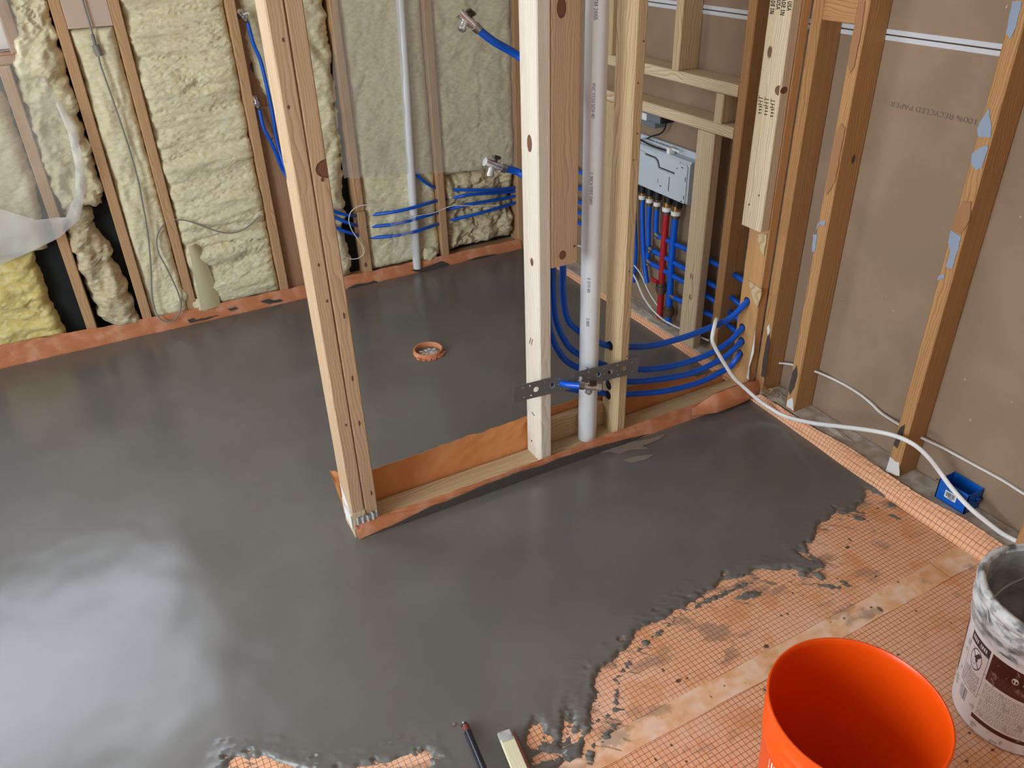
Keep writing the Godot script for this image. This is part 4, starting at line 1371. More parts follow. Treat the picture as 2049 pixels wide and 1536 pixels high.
func cables() -> void:
	hose("grey_cable", [Vector3(-1.761, 1.397, 0.0120), Vector3(-1.763, 1.303, 0.0120), Vector3(-1.762, 1.242, 0.0120), Vector3(-1.761, 1.189, 0.0120)], 0.0033, M.grey_cable, "thin grey cable dropping over the pinkish board to the small connector", "cable", "", 8)
	var o := thing("cable_connector", Vector3(-1.758, 1.145, 0.0120), "small grey box connector on the hanging grey cable", "connector")
	var g := G.new()
	g.tube([Vector3(-1.762, 1.192, 0.0140), Vector3(-1.762, 1.166, 0.0140), Vector3(-1.763, 1.152, 0.0140)], 0.006, 10)
	part(o, "strain_relief", g, M.grey_box)
	g = G.new()
	g.tube([Vector3(-1.762, 1.155, 0.0140), Vector3(-1.757, 1.118, 0.0140)], 0.013, 4)
	part(o, "housing", g, M.grey_cable)
	hose("grey_cable", [Vector3(-1.762, 1.118, 0.0140), Vector3(-1.763, 1.079, 0.0140), Vector3(-1.756, 0.9808, 0.0140), Vector3(-1.749, 0.87, 0.0140), Vector3(-1.744, 0.7552, 0.0140), Vector3(-1.744, 0.6565, 0.0140), Vector3(-1.751, 0.5557, 0.0140), Vector3(-1.757, 0.4837, 0.0140), Vector3(-1.769, 0.3893, 0.0140), Vector3(-1.788, 0.2826, 0.0140), Vector3(-1.811, 0.1737, 0.0140), Vector3(-1.816, 0.1045, 0.0140)], 0.0032, M.grey_cable, "grey cable hanging below the small connector down to the orange strip", "cable", "", 8)
	hose("cable_loop", [Vector3(-1.816, 0.1053, 0.0160), Vector3(-1.809, 0.0711, 0.0240), Vector3(-1.784, 0.0453, 0.0300), Vector3(-1.745, 0.0519, 0.0300), Vector3(-1.713, 0.0951, 0.0260), Vector3(-1.708, 0.1514, 0.0220), Vector3(-1.717, 0.2229, 0.0200), Vector3(-1.73, 0.2935, 0.0180), Vector3(-1.742, 0.3512, 0.0160), Vector3(-1.736, 0.4042, 0.0140), Vector3(-1.718, 0.4388, 0.0120), Vector3(-1.695, 0.4575, 0.0040)], 0.0032, M.grey_cable, "loop of grey cable drooping over the orange strip at the foot of the back wall", "cable", "", 8)
	hose("grey_cable", [Vector3(-1.647, 0.4754, 0.0160), Vector3(-1.606, 0.4632, 0.0160), Vector3(-1.556, 0.4338, 0.0160), Vector3(-1.503, 0.3988, 0.0160), Vector3(-1.455, 0.3779, 0.0160), Vector3(-1.407, 0.375, 0.0160), Vector3(-1.356, 0.3941, 0.0160), Vector3(-1.302, 0.4286, 0.0160)], 0.003, M.grey_cable, "grey cable sagging across the widest wrinkled batt between two studs", "cable", "", 8)
	hose("thin_wire", [Vector3(-0.1445, 0.2602, 0.0220), Vector3(-0.2554, 0.2757, 0.0220), Vector3(-0.363, 0.2982, 0.0220), Vector3(-0.4161, 0.3031, 0.0220), Vector3(-0.4965, 0.2883, 0.0220), Vector3(-0.5745, 0.2883, 0.0220), Vector3(-0.6251, 0.2956, 0.0220), Vector3(-0.6973, 0.3289, 0.0220), Vector3(-0.7432, 0.3616, 0.0220), Vector3(-0.8015, 0.3844, 0.0220), Vector3(-0.8371, 0.3886, 0.0220), Vector3(-0.8757, 0.3864, 0.0220), Vector3(-0.9067, 0.3687, 0.0220), Vector3(-0.9211, 0.3336, 0.0220), Vector3(-0.9152, 0.2893, 0.0220), Vector3(-0.8931, 0.2387, 0.0220), Vector3(-0.8703, 0.1895, 0.0220), Vector3(-0.8717, 0.1598, 0.0220), Vector3(-0.8985, 0.1431, 0.0220), Vector3(-0.9349, 0.1461, 0.0220), Vector3(-0.9683, 0.1684, 0.0220), Vector3(-0.9842, 0.1917, 0.0220)], 0.0022, M.white_cable, "thin white wire looping in front of the notched stud and over the blue lines", "wire", "", 8)

# ---------------------------------------------------------------- partition
func partition() -> void:
	var zb := ZP - DEEP
	var grp := "studs of the low partition"
	var xp := -1.511
	timber("bottom_plate", Vector3(xp, -0.008, zb), Vector3(-0.04, 0.035, ZP), M.pine2, "cream bottom plate under the partition studs between two orange strips", "plate", "", 0)
	# doubled end stud
	var p0 := timber("partition_stud", Vector3(xp, 0.092, zb), Vector3(xp + STUD, TOP, ZP), M.pink, "left half of the doubled stud at the free end of the partition", "stud", grp)
	for c in [Vector3(-1.486, 1.336, 1.708), Vector3(-1.498, 1.205, 1.708), Vector3(-1.489, 0.8444, 1.708), Vector3(-1.483, 0.7494, 1.708), Vector3(-1.486, 0.3876, 1.708)]:
		if absf(c.x - xp - STUD / 2) < 0.018: knot(p0, c, Vector3.RIGHT, Vector3.UP, 0.003, 0.0045)
	var p1 := timber("partition_stud", Vector3(-1.4715, 0.035, zb), Vector3(-1.4715 + STUD, TOP, ZP - 0.001), M.pink, "right half of the doubled stud at the free end, with a large dark edge knot", "stud", grp)
	knot(p1, Vector3(-1.4715 + STUD - 0.001, Vector3(-1.438, 1.064, 1.708).y, ZP - 0.0008), Vector3.RIGHT, Vector3.UP, 0.027, 0.021, PI * 0.5, PI * 1.5)
	knot(p1, Vector3(-1.449, Vector3(-1.438, 1.064, 1.708).y - 0.023, ZP - 0.0008), Vector3.RIGHT, Vector3.UP, 0.004, 0.005)
	for y in [0.38, 0.52, 0.14, 0.7]:
		knot(p1, Vector3(-1.458 + 0.012 * fposmod(y * 7, 1.0), y, ZP - 0.0008), Vector3.RIGHT, Vector3.UP, 0.0025, 0.009)
	var bl := timber("stud_block", Vector3(xp - 0.002, 0.035, zb), Vector3(xp + STUD + 0.002, 0.091, ZP + 0.002), M.pine, "short plaster-smeared wood block under the left half of the doubled stud", "block")
	patch(bl, "plaster_smear", M.plaster, [Vector3(xp - 0.0025, 0.036, ZP), Vector3(xp - 0.0025, 0.085, ZP), Vector3(xp - 0.0025, 0.09, ZP - 0.03), Vector3(xp - 0.0025, 0.08, ZP - 0.06), Vector3(xp - 0.0025, 0.04, ZP - 0.055)], Vector3.LEFT, 0.003)
	var smear := patch(p0, "plaster_smear", M.plaster, [Vector3(xp - 0.0005, 0.093, ZP - 0.01), Vector3(xp - 0.0005, 0.115, ZP - 0.03), Vector3(xp - 0.0005, 0.15, ZP - 0.075), Vector3(xp - 0.0005, 0.094, ZP - 0.07)], Vector3.LEFT, 0.002)
	# corrugated fastener
	var g := G.new()
	var rows := []
	for j in 2:
		var line := []
		for i in 41:
			var u := i / 40.0
			line.append(Vector3(-1.502 + 0.062 * u, 0.05 + 0.026 * j + 0.004 * sin(u * 20.0) * j, ZP + 0.005 + 0.003 * sin(u * TAU * 4.0)))
		rows.append(line)
	g.sheet(rows, Vector3.BACK)
	solo("corrugated_fastener", g, M.zinc, "wavy silver fastener across the foot of the doubled stud", "fastener")
	# middle studs
	var p2 := timber("partition_stud", Vector3(-0.8907, 0.035, zb), Vector3(-0.8907 + STUD, TOP, ZP), M.pale, "bright cream stud left of the white pipe, holding the perforated strap's left end", "stud", grp)
	knot(p2, Vector3(-0.8912, Vector3(-0.8976, 1.03, 1.66).y, 1.665), Vector3(0, 0, 1), Vector3.UP, 0.012, 0.022)
	knot(p2, Vector3(-0.8912, Vector3(-0.8899, 0.7043, 1.66).y, 1.668), Vector3(0, 0, 1), Vector3.UP, 0.008, 0.012)
	lettering(p2, "pencil_mark", "//", 0.022, Vector3(-0.8915, 0.43, 1.645), Vector3(0, 0, 1), Vector3.UP, M.faded_ink)
	lettering(p2, "pencil_mark", "~", 0.03, Vector3(-0.8915, 0.17, 1.65), Vector3(0, 0, 1), Vector3.UP, M.faded_ink)
	nail(p2, Vector3(-0.8907, 0.085, 1.65), Vector3.LEFT)
	var blk := timber("stud_block", Vector3(-0.8515, 0.69, ZP - STUD), Vector3(-0.8515 + DEEP - 0.003, TOP, ZP - 0.001), M.pink, "flat board hung beside the bright cream stud, cut off above the blue hoses", "block")
	knot(blk, Vector3(-0.815, 0.722, ZP - 0.0008), Vector3.RIGHT, Vector3.UP, 0.011, 0.013)
	knot(blk, Vector3(-0.776, 0.74, ZP - 0.0008), Vector3.RIGHT, Vector3.UP, 0.004, 0.004)
	knot(blk, Vector3(-0.822, 1.345, ZP - 0.0008), Vector3.RIGHT, Vector3.UP, 0.013, 0.022)
	var p3 := timber("partition_stud", Vector3(-0.6039, 0.035, zb), Vector3(-0.6039 + STUD, TOP, ZP), M.pine2, "golden stud right of the white pipe, with blue hoses passing through its foot", "stud", grp, 1, 0.006)
	for q in [0.33, 0.62, 0.95, 1.02, 1.15, 1.25]:
		nail(p3, Vector3(-0.5905 + 0.02 * fposmod(q * 5.3, 1.0), q, ZP), Vector3.BACK, 0.002)
	# bored holes in it
	for h in [[0.352, 1.655], [0.245, 1.655], [0.205, 1.655], [0.168, 1.655]]:
		g = G.new()
		g.tube([Vector3(-0.6045, h[0], h[1]), Vector3(-0.6035, h[0], h[1])], 0.0155, 20)
		part(p3, "bored_hole", g, M.black)
	timber("plate_block", Vector3(-0.852, 0.036, 1.606), Vector3(-0.6045, 0.125, 1.6315), M.pine2, "brown block on edge between the bright stud and the white pipe's foot", "block", "", 0)
	# white waste pipe
	var pc := Vector3(-0.688, -0.008, 1.663)
	var wp := thing("waste_pipe", pc, "thick white plastic waste pipe standing in the partition, printed down its side", "pipe")
	g = G.new()
	g.tube([pc, Vector3(-0.693, TOP, 1.660)], 0.0301, 40)
	part(wp, "pipe", g, M.pvc)
	var nv := Vector3(-0.75, 0, 0.66).normalized()
	var tr := Vector3(0, -1, 0)
	var tu := Vector3(0.66, 0, 0.75)
	for k in [[1.37, "ASTM 2665", 0.012], [1.16, "PVC 1120 SCH 40", 0.011], [0.93, "2 INCH PIPE DWV", 0.011], [0.62, "2 SCH 40", 0.011], [0.49, "2 480", 0.011], [0.32, "PVC DWV 480 PSI", 0.012]]:
		lettering(wp, "pipe_print", k[1], k[2] * 0.75, Vector3(-0.690, k[0], 1.662) + nv * 0.0303 - tu * 0.004, tr, tu, M.grey_ink)
	# end stud nailed to the right wall, and the printed board on it
	var p4 := thing("partition_end_stud", Vector3(-0.02, -0.004, 1.664), "weathered end stud of the partition, four blue hoses leaving holes in its face", "stud")
	g = G.new()
	g.board(Vector3(-STUD, 0.0, zb), Vector3(0.0, TOP, ZP), 1, 0.004, off())
	part(p4, "board", g, M.fir_light)
	for h in [[0.366, 1.655], [0.262, 1.650], [0.211, 1.656], [0.161, 1.657]]:
		g = G.new()
		g.tube([Vector3(-STUD - 0.0006, h[0], h[1]), Vector3(-STUD + 0.001, h[0], h[1])], 0.0145, 20)
		part(p4, "bored_hole", g, M.black)
	patch(p4, "splinter", M.pine2, [Vector3(-0.0385, 0.6099, 1.661), Vector3(-0.0385, 0.6236, 1.704), Vector3(-0.0385, 0.5484, 1.705), Vector3(-0.0385, 0.5654, 1.683)], Vector3.LEFT, 0.004)
	patch(p4, "torn_grain", M.pine2, [Vector3(-0.0385, 0.4424, 1.649), Vector3(-0.0385, 0.4346, 1.715), Vector3(-0.0385, 0.4133, 1.717), Vector3(-0.0385, 0.364, 1.709), Vector3(-0.0385, 0.3854, 1.684)], Vector3.LEFT, 0.003)
	patch(p4, "mortar_smear", M.plaster, [Vector3(-0.0385, 0.2208, 1.712), Vector3(-0.0385, 0.28, 1.713), Vector3(-0.0385, 0.1956, 1.721), Vector3(-0.0385, 0.13, 1.711), Vector3(-0.0385, 0.0816, 1.717), Vector3(-0.0385, 0.0852, 1.704)], Vector3.LEFT, 0.002)
	var mb := timber("printed_board", Vector3(-STUD * 2.0, 0.638, zb), Vector3(-STUD - 0.0005, TOP, ZP), M.pine, "cream board with black MADE IN USA stamps, nailed over the end stud", "board")
	var fx := -STUD * 2.0 - 0.0004
	for k in 2:
		lettering(mb, "stamp", "MADE IN", 0.0155, Vector3(fx, 1.267, zb + 0.002 + 0.041 * k), Vector3.DOWN * 0.62, Vector3.BACK, M.ink, true, true)
		lettering(mb, "stamp", "USA", 0.0155, Vector3(fx, 1.281, zb + 0.024 + 0.041 * k), Vector3.DOWN * 0.62, Vector3.BACK, M.ink, true, true)
	for k in 3:
		var at := Vector3(fx, 0.990, zb + 0.030 + 0.025 * k)
		lettering(mb, "stamp", "111", 0.012, at, Vector3.UP, Vector3.FORWARD, M.ink, true)
		lettering(mb, "stamp", "HT", 0.0165, at + Vector3(0, 0.026, 0), Vector3.UP * 1.0, Vector3.FORWARD, M.ink)
	knot(mb, Vector3(fx, Vector3(-0.0766, 1.07, 1.711).y, ZP - 0.004), Vector3(0, 0, 1), Vector3.UP, 0.017, 0.014, PI * 0.5, PI * 1.5)
	knot(mb, Vector3(-STUD * 2.0 + 0.014, Vector3(-0.0766, 1.07, 1.711).y, ZP + 0.0003), Vector3.RIGHT, Vector3.UP, 0.014, 0.010)
	for q in [Vector3(-0.0762, 0.7512, 1.681), Vector3(-0.0762, 0.7114, 1.644)]: nail(mb, q, Vector3.LEFT)
	strap()

func strap() -> void:
	var a := Vector3(-0.985, 0.323, ZP + 0.004)
	var X := Vector3(0.455, -0.0345, 0.0).normalized()
	var Y := Vector3(0.0345, 0.455, 0.0).normalized()
	var c := CSGBox3D.new()
	c.name = numbered("perforated_strap")
	c.size = Vector3(0.455, 0.056, 0.0016)
	c.material = M.plate
	add_child(c)
	c.transform = Transform3D(Basis(X, Y, Vector3.BACK), a + X * 0.2275)
	tag(c, "dark perforated metal strap nailed across the partition at knee height", "strap")
	var holes := []
	for px in [0.077, 0.132, 0.178, 0.232, 0.300, 0.345, 0.395]: holes.append([px, 0.0, 0.0088 if px != 0.178 else 0.012])
	for px in [0.03, 0.055, 0.105, 0.155, 0.205, 0.262, 0.32, 0.37, 0.425]:
		holes.append([px, 0.017, 0.0025]); holes.append([px + 0.006, -0.017, 0.0025])
		if px > 0.1 and px < 0.4: holes.append([px, -0.002, 0.002])
	for h in holes:
		var k := CSGCylinder3D.new()
		k.name = "hole"
		k.operation = CSGShape3D.OPERATION_SUBTRACTION
		k.radius = h[2]; k.height = 0.01; k.sides = 20 if h[2] > 0.005 else 8
		k.rotation.x = PI / 2
		k.position = Vector3(h[0] - 0.2275, h[1], 0)
		c.add_child(k, true)

# ---------------------------------------------------------------- right wall
func right_wall() -> void:
	var grp := "studs of the right wall"
	timber("bottom_plate", Vector3(0.0, -0.008, -DEEP), Vector3(DEEP, 0.0345, 5.1), M.concrete, "dusty grey bottom plate along the right wall under the studs and the blue box", "plate", "", 2)
	# studs in view, nearest last
	timber("wall_stud", Vector3(0.0, 0.0345, 0.236), Vector3(DEEP, TOP, 0.274), M.fir, "right wall stud nearest the back corner, seen through the partition", "stud", grp)
	timber("wall_stud", Vector3(0.0, 0.0345, 1.455), Vector3(DEEP, TOP, 1.493), M.fir, "dark orange right wall stud just left of the printed board, with blue lines through it", "stud", grp)
	var b0 := timber("wall_stud", Vector3(0.0, 0.0345, ZP + 0.001), Vector3(DEEP, TOP, ZP + 0.039), M.fir, "right wall stud pressed against the near side of the partition's end stud", "stud", grp)
	var b1 := timber("wall_stud", Vector3(0.0, 0.0345, 1.862), Vector3(DEEP, TOP, 1.900), M.fir, "right wall stud with brown glue streaks, second from the right edge", "stud", grp)
	var b2 := timber("wall_stud", Vector3(0.0, 0.0345, 2.283), Vector3(DEEP, TOP, 2.321), M.fir, "right wall stud left of the blue box, with grey-blue paint scraps and a white foot", "stud", grp)
	timber("wall_stud", Vector3(0.0, 0.0345, 2.689), Vector3(DEEP, TOP, 2.727), M.fir, "right wall stud nearest the camera, its foot behind the white pail", "stud", grp)
	var L := Vector3.LEFT
	for k in [[Vector3(-0.0005, 1.313, 1.87), Vector3(-0.0005, 1.315, 1.886), Vector3(-0.0005, 1.245, 1.891), Vector3(-0.0005, 1.151, 1.89), Vector3(-0.0005, 1.135, 1.879), Vector3(-0.0005, 1.157, 1.867), Vector3(-0.0005, 1.205, 1.865)], [Vector3(-0.0005, 1.001, 1.881), Vector3(-0.0005, 0.9915, 1.898), Vector3(-0.0005, 0.9368, 1.897), Vector3(-0.0005, 0.8401, 1.898), Vector3(-0.0005, 0.7926, 1.876), Vector3(-0.0005, 0.8054, 1.868), Vector3(-0.0005, 0.8917, 1.869), Vector3(-0.0005, 0.9747, 1.87)]]:
		patch(b1, "glue_streak", M.glue, k, L, 0.0025)
	for k in [[Vector3(-0.0005, 0.7106, 1.871), Vector3(-0.0005, 0.7179, 1.89), Vector3(-0.0005, 0.7001, 1.888), Vector3(-0.0005, 0.703, 1.872), Vector3(-0.0005, 0.6749, 1.858), Vector3(-0.0005, 0.7001, 1.862)], [Vector3(-0.0005, 0.6618, 1.852), Vector3(-0.0005, 0.6668, 1.868), Vector3(-0.0005, 0.6138, 1.87), Vector3(-0.0005, 0.6069, 1.859), Vector3(-0.0005, 0.6365, 1.855)]]:
		patch(b1, "paint_scrap", M.paint, k, L, 0.0012)
	patch(b1, "mold_stain", M.mold, [Vector3(-0.0005, 0.1762, 1.866), Vector3(-0.0005, 0.2117, 1.879), Vector3(-0.0005, 0.1787, 1.89), Vector3(-0.0005, 0.128, 1.887), Vector3(-0.0005, 0.0922, 1.876), Vector3(-0.0005, 0.1022, 1.865)], L, 0.0006)
	patch(b1, "plaster_foot", M.plaster, [Vector3(-0.0005, 0.0671, 1.868), Vector3(-0.0005, 0.0876, 1.887), Vector3(-0.0005, 0.0418, 1.903), Vector3(-0.0005, 0.0427, 1.868)], L, 0.0015)
	for k in [[Vector3(-0.0005, 1.344, 2.281), Vector3(-0.0005, 1.346, 2.302), Vector3(-0.0005, 1.298, 2.306), Vector3(-0.0005, 1.269, 2.3), Vector3(-0.0005, 1.279, 2.286), Vector3(-0.0005, 1.316, 2.283)], [Vector3(-0.0005, 1.105, 2.291), Vector3(-0.0005, 1.119, 2.295), Vector3(-0.0005, 1.1, 2.301), Vector3(-0.0005, 1.082, 2.312), Vector3(-0.0005, 1.053, 2.318), Vector3(-0.0005, 1.048, 2.288), Vector3(-0.0005, 1.065, 2.28), Vector3(-0.0005, 1.083, 2.283)], [Vector3(-0.0005, 1.035, 2.315), Vector3(-0.0005, 1.029, 2.32), Vector3(-0.0005, 0.9825, 2.317), Vector3(-0.0005, 0.9709, 2.305), Vector3(-0.0005, 0.9831, 2.289), Vector3(-0.0005, 1.006, 2.283), Vector3(-0.0005, 1.024, 2.297)], [Vector3(-0.0005, 0.8116, 2.283), Vector3(-0.0005, 0.8042, 2.314), Vector3(-0.0005, 0.7696, 2.316), Vector3(-0.0005, 0.7168, 2.314), Vector3(-0.0005, 0.7136, 2.296), Vector3(-0.0005, 0.7341, 2.296), Vector3(-0.0005, 0.7626, 2.295), Vector3(-0.0005, 0.7781, 2.284)], [Vector3(-0.0005, 0.6864, 2.284), Vector3(-0.0005, 0.6953, 2.297), Vector3(-0.0005, 0.6841, 2.3), Vector3(-0.0005, 0.6706, 2.282)]]:
		patch(b2, "paint_scrap", M.paint, k, L, 0.0012)
	for k in [[Vector3(-0.0005, 0.8912, 2.297), Vector3(-0.0005, 0.8963, 2.315), Vector3(-0.0005, 0.8534, 2.324), Vector3(-0.0005, 0.8104, 2.312), Vector3(-0.0005, 0.8149, 2.284), Vector3(-0.0005, 0.8495, 2.284)]]:
		patch(b2, "glue_streak", M.glue, k, L, 0.0025)
	patch(b2, "plaster_foot", M.plaster, [Vector3(-0.0005, 0.0916, 2.284), Vector3(-0.0005, 0.0875, 2.307), Vector3(-0.0005, 0.0912, 2.318), Vector3(-0.0005, 0.0479, 2.33), Vector3(-0.0005, 0.0336, 2.283)], L, 0.0015)
	patch(b2, "mold_stain", M.mold, [Vector3(-0.0005, 0.2021, 2.29), Vector3(-0.0005, 0.2216, 2.303), Vector3(-0.0005, 0.1882, 2.306), Vector3(-0.0005, 0.1318, 2.3), Vector3(-0.0005, 0.1352, 2.285)], L, 0.0006)
	patch(b0, "mold_stain", M.mold, [Vector3(-0.0005, 0.1754, 1.731), Vector3(-0.0005, 0.2599, 1.735), Vector3(-0.0005, 0.2674, 1.743), Vector3(-0.0005, 0.228, 1.75), Vector3(-0.0005, 0.1487, 1.751), Vector3(-0.0005, 0.0970, 1.754), Vector3(-0.0005, 0.0952, 1.734), Vector3(-0.0005, 0.1492, 1.732)], L, 0.0006)
	patch(b0, "plaster_smear", M.plaster, [Vector3(-0.0005, 0.2856, 1.727), Vector3(-0.0005, 0.3019, 1.734), Vector3(-0.0005, 0.279, 1.743), Vector3(-0.0005, 0.2573, 1.737)], L, 0.001)
	# filler between two studs at the top edge
	timber("blocking", Vector3(0.003, 1.256, ZP + 0.04), Vector3(DEEP - 0.003, 1.40, 1.861), M.fir, "short orange board fitted between two right wall studs at the top edge", "board", "", 2)
	# framing round the manifold
	timber("framing_header", Vector3(0.0, 0.999, 0.66), Vector3(DEEP, 1.037, 1.454), M.pine, "upper of two cream cross boards above the grey manifold box", "board", "cream framing round the manifold", 2)
	timber("framing_header", Vector3(0.0, 0.865, 0.66), Vector3(DEEP, 0.903, 1.454), M.pine, "lower of two cream cross boards, directly above the grey manifold box", "board", "cream framing round the manifold", 2)
	timber("cripple_stud", Vector3(0.0, 1.038, 1.110), Vector3(DEEP, TOP, 1.148), M.pine2, "cream upright standing on the upper cross board", "stud", "cream framing round the manifold")
	timber("cripple_stud", Vector3(0.0, 1.038, 0.70), Vector3(DEEP, TOP, 0.738), M.pine2, "cream upright above the cross boards, glimpsed just right of the white waste pipe", "stud", "cream framing round the manifold")
	timber("cripple_stud", Vector3(0.0, 0.904, 1.352), Vector3(DEEP, 0.998, 1.390), M.pine, "short cream block between the two cross boards", "stud", "cream framing round the manifold")
	var fs := timber("framing_stud", Vector3(0.0, 0.035, 1.277), Vector3(STUD, 0.864, 1.277 + DEEP), M.pine, "wide cream upright right of the grey manifold box", "stud", "cream framing round the manifold")
	lettering(fs, "pencil_mark", "H", 0.022, Vector3(-0.0005, 0.305, 1.31), Vector3.BACK, Vector3.UP, M.faded_ink)
	lettering(fs, "pencil_mark", "K", 0.018, Vector3(-0.0005, 0.225, 1.315), Vector3.BACK, Vector3.UP, M.faded_ink)
	timber("framing_stud", Vector3(0.0, 0.035, 0.70), Vector3(STUD, 0.864, 0.70 + DEEP), M.pine2, "wide cream upright left of the manifold box, beside the white waste pipe", "stud", "cream framing round the manifold")
	# small white slotted clip on its edge
	var o := thing("slotted_bracket", Vector3(0.02, 0.55, 0.797), "small white slotted bracket on the edge of the cream upright beside the manifold box", "bracket")
	var g := G.new()
	g.board(Vector3(0.004, 0.55, 0.789), Vector3(0.034, 0.74, 0.799), 1, 0.002)
	part(o, "plate", g, M.white)
	for k in 4:
		g = G.new()
		g.box(Vector3(0.012, 0.58 + 0.038 * k, 0.7985), Vector3(0.026, 0.592 + 0.038 * k, 0.7996))
		part(o, "slot", g, M.black)

# ---------------------------------------------------------------- manifold
func manifold() -> void:
	var x := 0.03
	var lo := Vector3(x, 0.566, 0.83)
	var hi := Vector3(DEEP - 0.001, 0.727, 1.222)
	var o := thing("manifold_box", Vector3(0.06, 0.566, 1.02), "pale grey plastic manifold box on the right wall between cream uprights", "manifold box")
	var g := G.new()
	g.board(lo, hi, 2, 0.008)
	part(o, "housing", g, M.enclosure)
	# raised lower cover with a notch in its upper edge
	g = G.new()
	var cover := PackedVector2Array([Vector2(0.835, 0.572), Vector2(1.208, 0.572), Vector2(1.214, 0.58), Vector2(1.214, 0.708), Vector2(1.206, 0.716), Vector2(1.165, 0.716), Vector2(1.158, 0.692), Vector2(1.147, 0.688), Vector2(1.143, 0.665), Vector2(1.045, 0.665), Vector2(1.032, 0.69), Vector2(1.018, 0.696), Vector2(0.96, 0.698), Vector2(0.95, 0.708), Vector2(0.835, 0.712)])
	g.slab(cover, Vector3(x, 0, 0), Vector3.BACK, Vector3.UP, Vector3.LEFT, 0.006)
	part(o, "cover", g, M.enclosure)
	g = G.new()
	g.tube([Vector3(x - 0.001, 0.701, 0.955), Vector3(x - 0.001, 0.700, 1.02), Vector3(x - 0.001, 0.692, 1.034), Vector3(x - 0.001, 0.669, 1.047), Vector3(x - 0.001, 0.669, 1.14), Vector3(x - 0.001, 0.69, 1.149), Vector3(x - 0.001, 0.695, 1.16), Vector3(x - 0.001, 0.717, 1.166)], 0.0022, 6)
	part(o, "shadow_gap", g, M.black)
	for k in [[1.205, 0.655, 0.672], [1.205, 0.588, 0.602], [1.113, 0.595, 0.65], [1.045, 0.61, 0.627]]:
		g = G.new()
		g.board(Vector3(x - 0.0066, k[1], k[0]), Vector3(x - 0.005, k[2], k[0] + 0.004), 1, 0.0005)
		part(o, "slot", g, M.black if k[2] - k[1] < 0.0165 or k[0] > 1.1 else M.grey_box)
	for k in [[1.18, 0.70], [1.19, 0.575], [1.06, 0.6]]:
		g = G.new()
		g.board(Vector3(x - 0.0066, k[1], k[0]), Vector3(x - 0.005, k[1] + 0.004, k[0] + 0.01), 2, 0.0005)
		part(o, "latch", g, M.black)
	# slotted rail along the top rear edge
	g = G.new()
	g.board(Vector3(0.07, 0.727, 0.86), Vector3(0.085, 0.752, 1.215), 2, 0.002)
	for k in 8:
		g.board(Vector3(0.052, 0.727, 0.90 + k * 0.022), Vector3(0.071, 0.745, 0.904 + k * 0.022), 0, 0.0005)
	g.board(Vector3(0.05, 0.727, 0.895), Vector3(0.054, 0.747, 1.075), 2, 0.001)
	part(o, "slotted_rail", g, M.enclosure)
	g = G.new()
	g.board(Vector3(0.036, 0.727, 1.072), Vector3(0.062, 0.75, 1.09), 2, 0.002)
	g.tube([Vector3(0.05, 0.745, 1.082), Vector3(0.045, 0.747, 1.14)], 0.004, 8)
	part(o, "lever", g, M.collar)
	# black ports below
	for z in [0.865, 0.92, 0.971, 1.02, 1.09, 1.145]:
		g = G.new()
		g.tube([Vector3(0.05, 0.567, z), Vector3(0.05, 0.535, z)], 0.019, 14)
		part(o, "port", g, M.black)
	hose("black_wire", [Vector3(0.045, 0.735, 1.07), Vector3(0.035, 0.737, 1.03), Vector3(0.03, 0.74, 0.97), Vector3(0.035, 0.745, 0.9)], 0.0035, M.black, "black wire lying along the top of the manifold box", "wire", "", 8)
	# dark power supply above
	var ps := thing("power_box", Vector3(0.05, 0.80, 0.97), "small grey power box with a white label above the manifold box", "power box")
	g = G.new()
	g.board(Vector3(0.025, 0.828, 0.88), Vector3(DEEP - 0.002, 0.862, 1.035), 2, 0.003)
	part(ps, "body", g, M.grey_box)
	g = G.new()
	g.board(Vector3(0.03, 0.806, 0.88), Vector3(DEEP - 0.002, 0.829, 1.0), 2, 0.003)
	part(ps, "foot", g, M.grey_box)
	g = G.new()
	g.board(Vector3(0.027, 0.832, 1.034), Vector3(DEEP - 0.004, 0.861, 1.045), 2, 0.002)
	part(ps, "end_cover", g, M.black)
	g = G.new()
	g.board(Vector3(0.0242, 0.827, 0.918), Vector3(0.0252, 0.852, 0.952), 2, 0.0003)
	part(ps, "paper_label", g, M.collar)
	hose("black_wire", [Vector3(0.0550, 0.8354, 1.034), Vector3(0.0550, 0.8066, 1.028), Vector3(0.0550, 0.7822, 0.9999), Vector3(0.0550, 0.7652, 0.9546), Vector3(0.0550, 0.7467, 0.9211), Vector3(0.0550, 0.7285, 0.9)], 0.003, M.black, "black wire curving down from the grey power box to the manifold box", "wire", "", 8)
	# risers
	var bl := "risers under the manifold box"
	riser("blue_riser", [Vector3(0.05, 0.53, 0.921), Vector3(0.05, 0.44, 0.93), Vector3(0.05, 0.33, 0.945), Vector3(0.05, 0.22, 0.97), Vector3(0.05, 0.16, 0.99)], 0.0105, M.blue, M.brass, "leftmost blue riser under the manifold box, bowing down to a capped end", bl)
	riser("blue_riser", [Vector3(0.05, 0.53, 0.971), Vector3(0.05, 0.42, 0.974), Vector3(0.05, 0.32, 0.983), Vector3(0.05, 0.245, 0.982)], 0.0105, M.blue, M.brass, "middle blue riser under the manifold box, ending in two elbow fittings", bl)
	riser("blue_riser", [Vector3(0.05, 0.53, 1.02), Vector3(0.05, 0.45, 1.022), Vector3(0.05, 0.378, 1.026)], 0.0105, M.blue, M.bronze, "shortest blue riser under the manifold box, ending in one elbow fitting", bl)
	var red := riser("red_riser", [Vector3(0.045, 0.53, 1.09), Vector3(0.045, 0.35, 1.088), Vector3(0.048, 0.15, 1.09), Vector3(0.048, 0.005, 1.093)], 0.0138, M.red, M.brass, "red riser pipe under the manifold box running down to the floor", bl)
	coupling(red, Vector3(0.047, 0.175, 1.09), 0.024)
